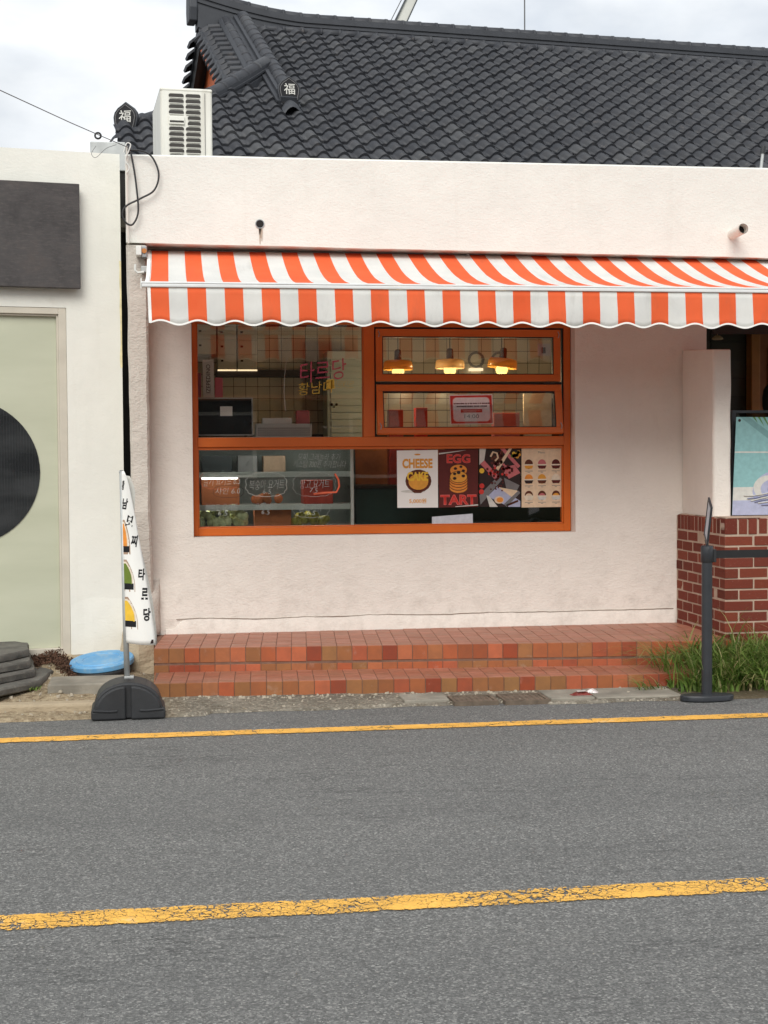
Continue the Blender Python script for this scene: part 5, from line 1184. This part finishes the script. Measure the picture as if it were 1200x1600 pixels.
# ================================================================== cables
def bez(pts, n=10):
    o = []; P_ = [Vector(p) for p in pts]
    for i in range(len(P_)-1):
        p0, p1, p2, p3 = P_[max(i-1, 0)], P_[i], P_[i+1], P_[min(i+2, len(P_)-1)]
        for k in range(n):
            t = k/n; o.append(.5*((2*p1)+(p2-p0)*t+(2*p0-5*p1+4*p2-p3)*t*t+(3*p1-p0-3*p2+p3)*t**3))
    o.append(P_[-1]); return o
yc = 9.64; cb = [at(x, y, yc) for x, y in ((200, 234), (222, 236), (238, 246), (248, 272), (241, 297), (220, 310), (197, 322), (191, 336), (198, 349), (208, 350), (216, 330), (213, 290), (209, 262), (204, 236))]
tag(MB().tube(bez(cb), .0062, 7).build('hanging_cable', 'black_cable', smooth=True), 'black cable hanging in a loop from the parapet corner', 'cable')
w0, w1 = at(204, 232, 9.66), at(0, 141, 8.3); w2 = w1+(w1-w0)*1.5
tag(MB().tube([w0, w0.lerp(w1, .25)-Zv*.004, w0.lerp(w1, .5)-Zv*.006, w1, w2], .0028, 5).build('overhead_wire', 'wire_grey'), 'thin overhead wire running from the parapet corner to the sky', 'wire')
q = at(153, 209, 9.3); m = MB(); m.tube([q+Vector((.018*math.cos(2*math.pi*k/14), 0, .018*math.sin(2*math.pi*k/14)-.012)) for k in range(15)], .006, 6); tag(m.build('wire_tensioner', 'black_cable', origin=q), 'small dark ring tensioner on the overhead wire', 'tensioner')
tp = [at(x, y, 9.75) for x, y in ((182, 226), (166, 232), (150, 246), (143, 240), (150, 228))]; tag(MB().tube(bez(tp), .0016, 5).build('loose_wire', 'wire_grey'), 'fine loose wire curl above the white shop edge', 'wire')
cd = thing('conduit', 'white plastic conduit with white cable knot on the parapet corner', 'conduit', at(199, 300, 9.64))
MB().tube([at(198, 228, 9.645), at(198.5, 300, 9.645), at(199, 352, 9.645), at(201, 380, 9.65)], .006, 8).build('pipe', 'pvc_white', cd)
MB().tube(bez([at(x, y, 9.63) for x, y in ((193, 238), (198, 224), (204, 226), (201, 236), (196, 250), (202, 262), (198, 270))]), .004, 6).build('knot', 'white_metal', cd)
rb = thing('roof_bracket', 'small grey pipe bracket with black cap on the parapet top', 'bracket', at(1192, 262, 9.9))
MB().tube([at(1189, 264, 9.9), at(1192, 238, 9.9)], .011, 8).build('pipe', 'zinc', rb); MB().tube([at(1191.5, 240, 9.9), at(1193, 229, 9.9)], .018, 10).build('cap', 'black_rubber', rb)

# ================================================================== crane far behind
YCR = 46.0
cr_ = thing('crane', 'white crane boom rising far behind the tiled roof', 'crane', gr(600, 760, 0) if False else Vector((at(560, 400, YCR).x, YCR, 0)))
b0, b1 = at(560, 176, YCR), at(824, -388, YCR); bd = (b1-b0).normalized(); sdv = Vector((0, 1, 0)).cross(bd).normalized()
hw = 8.2*YCR/2300; m = MB(); m.prism([b0-sdv*hw, b0+sdv*hw, b1+sdv*hw*.6, b1-sdv*hw*.6], (0, .3, 0)).build('boom', 'crane_white', cr_)
for s in (-1, 1): MB().prism([b0+sdv*hw*s*1.0, b0+sdv*hw*s*1.28, b1+sdv*hw*s*.78, b1+sdv*hw*s*.6], (0, -.06, 0)).build('boom_edge', 'steel_dark', cr_)
base = Vector((b0.x, YCR, 0)); MB().box(b0.x-1.2, b0.x+1.2, YCR-.5, YCR+2, 0, b0.z+.3).build('carrier', 'crane_white', cr_, bevel=.1)
hk = Vector((at(821, 40, YCR).x, YCR+.1, 0)); MB().tube([Vector((hk.x, hk.y, b1.z)), Vector((hk.x, hk.y, 9.0))], .022, 5).build('hoist_cable', 'wire_grey', cr_)
for dx in (-22, -14): MB().tube([b0+Vector((dx*YCR/2300, .1, 0)), b1], .014, 5).build('stay_cable', 'wire_grey', cr_)

# ================================================================== house across the street (out of view, added to darken the window reflections)
oh = thing('reflection_house', 'plain grey brown house added across the street for the shop window to mirror', 'house', (0, -13, 0))
MB().box(-16, 18, -17, -13, 0, 4.6).build('wall', 'dark_wall', oh)
MB().box(-16.4, 18.4, -17.4, -12.5, 4.601, 4.85).build('roof', 'roof_dark', oh)
for k in range(9):
    xx = -14+k*3.6; f = MB().box(xx, xx+1.5, -13.0, -12.94, 1.0, 2.5).build('window', 'frame_beige', oh); MB().box(xx+.08, xx+1.42, -12.939, -12.93, 1.08, 2.42).build('pane', 'oven_black', f)
MB().box(-15, 17, -12.99, -12.2, 2.75, 2.85).build('canopy', 'wood_panel', oh)

# ================================================================== feather banner
YBn = 8.27; bx = xat(202, 1115, 8.2)
fb_ = thing('feather_banner', 'narrow white printed banner on a pole with black weighted base', 'banner', (bx, 8.22, 0))
BR = Matrix.Translation(Vector((bx, 8.05, 0))) @ Matrix.Rotation(R(1.5), 4, 'Z')
hwb, hb, dpb = .200, .198, .30
def dome(w, h, foot, n=16): return [(-w, 0), (-w, foot), (-w*.94, foot+.008)] + [(-w*.90*math.cos(math.pi*k/n), foot+.008+(h-foot-.008)*math.sin(math.pi*k/n)**.85) for k in range(1, n)] + [(w*.94, foot+.008), (w, foot), (w, 0)]
def dm(w, h, f, y0, y1, m): m.prism([BR @ Vector((x, y0, z+.004)) for x, z in dome(w, h, f)], (BR.to_3x3() @ Vector((0, y1-y0, 0)))); return m
dm(hwb, hb, .05, .025, dpb, MB()).build('base', 'black_rubber', fb_, bevel=.012, seg=3)
for s in (-1, 1):       # two raised front panels either side of the slot
    pr = [(.014, 0), (hwb*.985, 0), (hwb*.985, .046)] + [(hwb*.86*math.cos(math.pi/2*k/8)+.002, .05+(hb-.065)*math.sin(math.pi/2*k/8)) for k in range(8)] + [(.014, hb-.018)]
    MB().prism([BR @ Vector((s*x, 0, z+.004)) for x, z in pr], BR.to_3x3() @ Vector((0, .028, 0))).build('base_panel', 'black_rubber', fb_, bevel=.010, seg=3)
    MB().tube([BR @ Vector((s*x, -.001, z)) for x, z in ((.06, .052), (.10, .050), (hwb*.95, .056))], .006, 6).build('base_rib', 'black_rubber', fb_)
MB().box(bx-.026, bx+.026, YBn-.03, YBn+.03, hb+.0, hb+.014).build('socket_plate', 'zinc', fb_, bevel=.003)
pole_b, pole_t = at(199, 1074, YBn), at(189.5, 738, YBn)
MB().tube([Vector((pole_b.x, YBn, .17)), pole_b.lerp(pole_t, .35), pole_t], [.0165, .0155, .011], 12).build('pole', 'zinc', fb_, smooth=True)
MB().tube([pole_t+Vector((-.012, -.004, .0)), pole_t+Vector((.012, .0, .004))], .006, 8).tube([pole_t, pole_t+Zv*.012], .009, 8).build('finial', 'grey_metal', fb_)
BL = [(736, 190, 194), (745, 190.3, 198), (760, 190.5, 202), (780, 191, 206), (805, 191.6, 211), (835, 192.2, 216), (865, 193, 221.5), (900, 194, 228), (930, 194.7, 233), (960, 195.4, 238), (985, 196, 241.5), (1004, 196.5, 243.5)]
def bspan(y):
    for (y0, l0, r0), (y1, l1, r1) in zip(BL, BL[1:]):
        if y <= y1: t = (y-y0)/(y1-y0); return l0+(l1-l0)*t, r0+(r1-r0)*t
    return BL[-1][1:]
def cloth(x, y, lift=0):     # banner cloth: billows a little out of its plane
    l, r = bspan(y); u = (x-l)/(r-l+1e-6); p = at(x, y, YBn); dy = -.012 - .030*math.sin(math.pi*max(0, min(1, u)))*((y-736)/270) + .02*u*math.sin((y-736)/55.); p.y += dy-lift; return p
m = MB(); V = []; nr, ncl = 46, 10
for j in range(nr+1):
    y = 736+268*j/nr; l, r = bspan(y)
    for i in range(ncl+1): V.append(cloth(l+(r-l)*i/ncl, y + (3.0*(i/ncl) if j == nr else 0)))
m.add(V, [(j*(ncl+1)+i, j*(ncl+1)+i+1, (j+1)*(ncl+1)+i+1, (j+1)*(ncl+1)+i) for j in range(nr) for i in range(ncl)])
o = m.build('cloth', 'paper_white', fb_, smooth=True); s_ = o.modifiers.new('solid', 'SOLIDIFY'); s_.thickness = .0015
def quadstrip(pts, dy, nm, mat): 
    P_ = [at(x, y, YBn+dy+.004*k) for k, (x, y) in enumerate(pts)]; flat(P_, nm, mat, fb_)
m = MB(); V = []
for j in range(13):
    t = j/12; y = 742+t*62; l = bspan(y)[0]+2; r = 203+10*math.sin(min(1, t*2.2)*1.4)-3*t; V += [at(l, y, YBn+.03+.02*t), at((l+r)/2, y+1, YBn+.045), at(r, y+2, YBn+.03-.01*t)]
m.add(V, [(j*3+k, j*3+k+1, (j+1)*3+k+1, (j+1)*3+k) for j in range(12) for k in range(2)]); o = m.build('folded_flap', 'ink_sand', fb_, smooth=True); s_ = o.modifiers.new('solid', 'SOLIDIFY'); s_.thickness = .0015
m = MB(); V = []
for j in range(13): y = 860+146*j/12; r = bspan(min(y, 1004))[1]; V += [at(r-2, y, YBn+.012), at(r+3.5*math.sin(j/12*2.8)+.5, y, YBn+.02)]
m.add(V, [(2*j, 2*j+1, 2*j+3, 2*j+2) for j in range(12)]); o = m.build('folded_flap', 'ink_sand', fb_, smooth=True); s_ = o.modifiers.new('solid', 'SOLIDIFY'); s_.thickness = .0015
SC = 8.27/2300
def pixinv(p):
    d = p-C0; z = d.dot(Fw); return 600+FPX*d.dot(Rt)/z, 800-FPX*d.dot(Up)/z
def print_on(o, lift):
    off = fb_.location
    for v in o.data.vertices:
        q = v.co+off; x, y = pixinv(q); c = cloth(x, y, lift); v.co = c-off
for ch, x, y, w, h, rot in (('황', 192.6, 758, 3.4, 15, -.1), ('남', 195.5, 787, 8, 17, -.15), ('모', 202.6, 814, 11, 17, -.2), ('찌', 209.8, 845, 9.5, 18, -.15), ('타', 221.5, 897, 10, 18, -.08), ('르', 226.3, 927, 10, 18, -.05), ('당', 229.8, 959, 11, 20, -.02)):
    o = lettering(ch, at(x, y, YBn), .06, 'ink_black', fb_, .0022, w*SC, h*SC, rot)
    if o: print_on(o, .0026)
for k, (y0, y1, wd, mt) in enumerate(((812, 866, 11, 'ink_tart'), (874, 924, 17, 'ink_green'), (932, 982, 20, 'ink_yellow'))):
    for (ins, mat_, lift) in ((0, 'ink_ring', .0018), (2.8, 'ink_cream', .0022), (5.0, mt, .0026)):
        pts = []; n = 10
        for i in range(n+1):
            t = i/n; yy = y0+ins*1.2+(y1-12*(ins > 0)-y0-ins*1.2)*t; l = bspan(yy)[0]; ww = max(.5, (wd-ins)*math.sin(min(1, .12+t*1.05)*math.pi/2)**.8); pts.append((l, min(l+ww, bspan(yy)[1]-1), yy))
        m = MB(); V = []
        for (l, r, yy) in pts: V += [cloth(l, yy, lift), cloth((l+r)/2, yy, lift), cloth(r, yy, lift)]
        m.add(V, [(3*i+q, 3*i+q+1, 3*i+q+4, 3*i+q+3) for i in range(n) for q in (0, 1)]); m.build('print', mat_, fb_)
    l = bspan(y1-6)[0]; m = MB(); V = [cloth(x, y, .003) for y in (y1-13, y1-3.5) for x in (l, l+wd*.45, l+wd*.86)]; m.add(V, [(0, 1, 4, 3), (1, 2, 5, 4)]); m.build('print', 'ink_black', fb_)
q = [(238, 998), (241, 998), (241, 1004), (236, 1004)]; o = flat([cloth(x-1, y, .003) for x, y in q], 'print', 'ink_dark', fb_)

# ================================================================== blue lid, slate slabs, dry plant litter
lc = gr(160, 1039, .12); ld = thing('drum_cover', 'round sun-bleached blue plastic cover tilted on a black drum rim', 'cover', lc)
LM = Matrix.Rotation(R(3.0), 3, 'X') @ Matrix.Rotation(R(-4.5), 3, 'Y')
LM = Matrix.Rotation(R(7.5), 3, 'X') @ Matrix.Rotation(R(-5.0), 3, 'Y')
MB().lathe([(.192, .0), (.200, .006), (.202, .032), (.196, .042), (.165, .040), (.160, .047), (.12, .046), (.115, .041), (.02, .042)], lc, 40, LM).build('disc', 'blue_plastic', ld, smooth=True)
smooth_by_angle(bpy.data.objects['disc'], 30)
MB().lathe([(.170, -.07), (.192, -.02), (.194, -.003), (.188, -.001)], lc, 36, LM).build('rim', 'black_rubber', ld, smooth=True)
random.seed(31)
def slab(pts, z0, th, lab):
    c = Vector((sum(p[0] for p in pts)/len(pts), sum(p[1] for p in pts)/len(pts), z0)); m = MB(); N_ = []
    for i in range(len(pts)):
        a, b = Vector((*pts[i], 0)), Vector((*pts[(i+1) % len(pts)], 0))
        for k in range(4): q = a.lerp(b, k/4); N_.append(q+Vector((random.gauss(0, .004), random.gauss(0, .004), 0)))
    ctr = Vector((c.x, c.y, 0)); secs = []
    for (sc_, z) in ((.965, z0), (1.0, z0+.008), (1.0, z0+th-.010), (.97, z0+th)): secs.append([ctr+(p-ctr)*sc_+Vector((0, 0, z+random.gauss(0, .0012))) for p in N_])
    m.sweep(secs); o = m.build('stepping_slab', 'slate', origin=c); tag(o, lab, 'slab', 'stacked slate stepping slabs'); smooth_by_angle(o, 40)
def g2(x, y, z): q = gr(x, y, z); return (q.x, q.y)
th = .047
stk = [([(84, 1047), (60, 1064), (-70, 1092), (-75, 1050), (40, 1032)], 'lowest slate slab of the stack by the frosted glazing'), ([(54, 1031), (54, 1046), (-70, 1072), (-72, 1035), (44, 1022)], 'second slate slab of the stack, lying on the lowest one'), ([(49, 1020), (46, 1033), (-75, 1052), (-74, 1020), (30, 1014)], 'third slate slab of the stack, just under the top one'), ([(44.5, 1004), (44, 1014), (20, 1021), (-80, 1040), (-76, 1008), (10, 1000)], 'top slate slab of the stack by the frosted glazing')]
z = .048
for k, (pp, lab) in enumerate(stk):
    slab([g2(x, y, z+th) for x, y in pp], z, th, lab); z += th+.001
random.seed(8); m = MB()
for _ in range(2200):
    u = random.random(); px = 52+68*u; c = gr(px, 1040-12*random.random()-6*math.sin(u*5), .12); h = .045*random.random()**1.4*(.5+.9*math.sin(math.pi*u)); r = random.uniform(.005, .014)
    p = Vector((c.x+random.gauss(0, .015), c.y+random.gauss(0, .03), pave_h(c.x, c.y)+h)); a, b, d = [Vector((random.gauss(0, 1), random.gauss(0, 1), random.gauss(0, 1))).normalized()*r for _ in range(3)]
    m.add([p+a, p+b, p+d, p-a*.6-b*.4], [(0, 1, 2), (0, 2, 3), (0, 3, 1), (1, 3, 2)])
tag(m.build('dry_moss', 'dry_brown'), 'clump of dry brown moss at the foot of the frosted glazing', 'moss', kind='stuff')

# ================================================================== queue post with belt
def stanchion(x, y, lab, holder=True):
    t = thing('queue_post', lab, 'queue post', (x, y, 0), 'belt barrier posts at the kerb'); o = Vector((x, y, 0))
    MB().lathe([(.152, .004), (.158, .008), (.160, .030), (.155, .036), (.09, .040), (.070, .042)], o, 40, Matrix(((1, 0, 0), (0, .48, 0), (0, 0, 1)))).build('base', 'black_powder', t, smooth=True)
    smooth_by_angle(t.children[-1], 30)
    MB().lathe([(.0305, .041), (.0305, .80)], o, 24).build('post', 'black_powder', t, smooth=True); smooth_by_angle(t.children[-1], 30)
    MB().lathe([(.031, .80), (.0355, .803), (.0355, .888), (.031, .896), (.010, .897)], o, 24).build('head', 'black_powder', t, smooth=True); smooth_by_angle(t.children[-1], 30)
    MB().box(x+.034, x+.052, y-.014, y+.014, .80, .875).build('belt_slot', 'black_rubber', t, bevel=.003)
    return t
sp = gr(1104.5, 1089.5, .02); SPX, SPY = sp.x, sp.y
t = stanchion(SPX, SPY, 'black queue post with sign holder in front of the brick wall')
MB().tube([(SPX+.002, SPY, .896), (SPX-.006, SPY, .93)], .009, 8).build('holder_stem', 'black_powder', t)
hm = Matrix.Translation(Vector((SPX-.006, SPY, .93))) @ Matrix.Rotation(R(75), 4, 'Z') @ Matrix.Rotation(R(5), 4, 'X') @ Matrix.Rotation(R(-14), 4, 'Y')
fm = MB(); fw, fh = .105, .225
fm.box(-fw, fw, -.006, .006, 0, .014, hm).box(-fw, fw, -.006, .006, fh-.014, fh, hm).box(-fw, -fw+.014, -.006, .006, .014, fh-.014, hm).box(fw-.014, fw, -.006, .006, .014, fh-.014, hm); fm.build('sign_holder', 'black_powder', t, bevel=.002)
MB().box(-fw+.014, fw-.014, -.002, .002, .014, fh-.014, hm).build('sign_sheet', 'ink_card', t)
MB().prism([(SPX+.052, SPY-.001, .868), (SPX+.052, SPY-.001, .822), (SPX+1.95, SPY-.001, .822), (SPX+1.95, SPY-.001, .868)], (0, .002, 0)).build('belt', 'belt_black', t)
stanchion(SPX+2.0, SPY, 'second black queue post that holds the far belt end')

# ================================================================== tall grass by the brick wall
random.seed(17); V = []; F = []
def blade(x, y, z, h, az, lean, w):
    dirv = Vector((math.cos(az), math.sin(az), 0)); sd = Vector((-dirv.y, dirv.x, 0)); k = len(V); n = 5
    for i in range(n+1):
        t = i/n; p = Vector((x, y, z)) + dirv*(lean*h*t*t*(1.15-.15*t)) + Zv*(h*(t-.55*lean*t*t*t)); ww = w*(1-t**1.6)+.0006
        V.append(p-sd*ww+Zv*.0); V.append(p+sd*ww)
    for i in range(n): F.append((k+2*i, k+2*i+1, k+2*i+3, k+2*i+2))
for _ in range(4400):
    x = random.uniform(2.70, 5.2) if random.random() < .35 else random.uniform(2.72, 4.0)
    y = random.uniform(8.30, 8.98)
    lim = 8.30 + (.0 if x > 3.0 else (3.0-x)*.75)
    if x < 3.2 and y > 8.50-.063*(x-3.2)-.0+.03 and y > 8.5: continue
    dens = max(0, min(1, (x-2.92)/.3)) 
    if random.random() > dens: continue
    h = random.uniform(.08, .22)*(.5+.75*dens)*(1.25 if y > 8.6 else .95)
    if random.random() < .06: h *= 1.6
    az = random.uniform(0, 2*math.pi); blade(x, y, pave_h(x, y)-.005, h, az, random.uniform(.3, 1.35), random.uniform(.003, .0105))
for _ in range(420):    # long seed stalks arching over the steps
    x = random.uniform(2.95, 3.9); y = random.uniform(8.35, 8.9); blade(x, y, .03, random.uniform(.28, .44), random.uniform(1.6, 4.6), random.uniform(.5, 1.3), random.uniform(.0015, .004))
for _ in range(46): blade(random.uniform(2.72, 2.9), random.uniform(8.36, 8.48), .01, random.uniform(.06, .16), random.uniform(2.2, 4.2), random.uniform(.6, 1.2), .003)
for _ in range(60): blade(gr(random.uniform(10, 60), 1086, .04).x, random.uniform(8.88, 8.95), .05, random.uniform(.015, .04), random.uniform(0, 6.28), .8, .003)
m = MB(); m.v = V; m.f = F; me = bpy.data.meshes.new('grass'); me.from_pydata([tuple(v) for v in V], [], F); me.materials.append(MATS['grass_blade'])
for p in me.polygons: p.use_smooth = True
o = link('grass', me); tag(o, 'tall tangled green grass growing before the brick wall', 'grass', kind='stuff')

# ================================================================== litter
for k, (px, py, sx, sy, rot, mt, lab) in enumerate([(908, 1085, .062, .028, .1, 'foil_red', 'crumpled dark red snack wrapper lying by the lower step'), (925, 1081, .036, .022, -.3, 'foil', 'small crumpled white foil wrapper lying by the lower step')]):
    random.seed(40+k); c = gr(px, py, .03); n = 9; V_ = []
    for j in range(n+1):
        for i in range(n+1):
            u, v = i/n-.5, j/n-.5; x, y = u*2*sx, v*2*sy; x, y = x*math.cos(rot)-y*math.sin(rot), x*math.sin(rot)+y*math.cos(rot)
            V_.append((c.x+x, c.y+y, .024+.022*(1-4*u*u)*(1-4*v*v)+.006*random.random()))
    m = MB().add(V_, [(j*(n+1)+i, j*(n+1)+i+1, (j+1)*(n+1)+i+1, (j+1)*(n+1)+i) for j in range(n) for i in range(n)])
    o = m.build('wrapper', mt, origin=Vector((c.x, c.y, .02))); s_ = o.modifiers.new('solid', 'SOLIDIFY'); s_.thickness = .001; tag(o, lab, 'litter')
    if k == 0: 
        mm = MB().add([(c.x-.03, c.y-.03, .050), (c.x+.025, c.y-.028, .052), (c.x+.02, c.y-.005, .056), (c.x-.028, c.y-.006, .055)], [(0, 1, 2, 3)]); oo = mm.build('white_panel', 'foil', o)
        for v in oo.data.vertices: v.co = v.co

# ================================================================== person in the porch
hp = at(1215, 611, 10.9); fl = .24; top = zat(1209, 596, 10.9); Hh = top-fl; k = Hh/1.72
pe = thing('person', 'person in dark green jacket with black hair standing in the dark porch', 'person', (hp.x, 10.9, fl))
J = dict(pel=(0, 0, .92), spi=(0, 0, 1.10), che=(0, .0, 1.30), nk=(0, .0, 1.44), hd=(.01, 0, 1.53), hd2=(.01, 0, 1.64), sl=(0, -.17, 1.37), sr=(0, .17, 1.37), el=(-.02, -.24, 1.12), er=(-.02, .24, 1.12), wl=(.06, -.25, .90), wr=(.06, .25, .90), hl=(.09, -.25, .83), hr_=(.09, .25, .83), tl=(0, -.09, .86), tr=(0, .09, .86), kl=(.01, -.10, .48), kr=(.01, .10, .48), al=(-.01, -.11, .08), ar=(-.01, .11, .08), fl=(.14, -.12, .035), fr=(.14, .12, .035))
RAD = dict(pel=.15, spi=.14, che=.155, nk=.062, hd=.085, hd2=.082, sl=.085, sr=.085, el=.055, er=.055, wl=.036, wr=.036, hl=.035, hr_=.035, tl=.105, tr=.105, kl=.068, kr=.068, al=.046, ar=.046, fl=.036, fr=.036)
ED = [('pel', 'spi'), ('spi', 'che'), ('che', 'nk'), ('nk', 'hd'), ('hd', 'hd2'), ('che', 'sl'), ('che', 'sr'), ('sl', 'el'), ('sr', 'er'), ('el', 'wl'), ('er', 'wr'), ('wl', 'hl'), ('wr', 'hr_'), ('pel', 'tl'), ('pel', 'tr'), ('tl', 'kl'), ('tr', 'kr'), ('kl', 'al'), ('kr', 'ar'), ('al', 'fl'), ('ar', 'fr')]
FI = []
for side, w in (('hl', -.25), ('hr_', .25)):
    for q, (dx, dy, ln) in enumerate(((.035, .012, .05), (.02, .004, .075), (.0, .0, .082), (-.018, -.004, .075), (-.034, -.006, .06))):
        a_, b_ = f'{side}f{q}a', f'{side}f{q}b'; s0_ = J[side]; J[a_] = (s0_[0]+dx, s0_[1]+dy, s0_[2]-.03-ln*.4); J[b_] = (s0_[0]+dx*.9+.015, s0_[1]+dy, s0_[2]-.03-ln); RAD[a_] = .0095; RAD[b_] = .007; ED += [(side, a_), (a_, b_)]
names = list(J); me = bpy.data.meshes.new('body'); me.from_pydata([tuple(c*k for c in J[n]) for n in names], [(names.index(a), names.index(b)) for a, b in ED], [])
tmp = bpy.data.objects.new('body', me); COL.objects.link(tmp); sk = tmp.modifiers.new('skin', 'SKIN'); sb = tmp.modifiers.new('sub', 'SUBSURF'); sb.levels = 2; sb.render_levels = 2
for i, n in enumerate(names): r = RAD[n]*k; me.skin_vertices[0].data[i].radius = (r, r); me.skin_vertices[0].data[i].use_root = (n == 'pel')
bpy.context.view_layer.update(); ev = bpy.data.meshes.new_from_object(tmp.evaluated_get(bpy.context.evaluated_depsgraph_get())); bpy.data.objects.remove(tmp)
ev.materials.clear()
for mt in ('jacket_green', 'trouser_dark', 'skin', 'black_rubber'): ev.materials.append(MATS[mt])
for p in ev.polygons:
    c = p.center; p.use_smooth = True; z = c.z/k
    p.material_index = 2 if z > 1.43 or (z < .90 and abs(c.y)/k > .20) else (1 if z < .88 else 0)
    if z < .09: p.material_index = 3
body = link('body', ev, pe); 
m = MB(); m.lathe([(.02, .135), (.06, .122), (.09, .08), (.10, .02), (.098, -.05), (.08, -.10), (.05, -.12)], Vector(pe.location)+Vector((-.018, 0, 1.58))*1.0*1.0+Vector((0, 0, 1.58*(k-1))), 18).build('hair', 'hair_black', pe, smooth=True)
fc = Vector(pe.location)+Vector((.085*k, 0, 1.57*k))
MB().lathe([(.002, .02), (.012, .0), (.004, -.016)], fc+Vector((.012, 0, -.01)), 8).build('nose', 'skin', pe, smooth=True)
for s in (-1, 1): MB().lathe([(.002, .006), (.009, 0), (.002, -.006)], fc+Vector((-.006, s*.032, .025)), 8).build('eye', 'ink_dark', pe); MB().lathe([(.004, .03), (.014, .012), (.012, -.014), (.004, -.028)], fc+Vector((-.085, s*.084, .0)), 8).build('ear', 'skin', pe)
MB().box(fc.x-.004, fc.x+.002, fc.y-.022, fc.y+.022, fc.z-.058, fc.z-.050).build('mouth', 'ink_rose', pe)
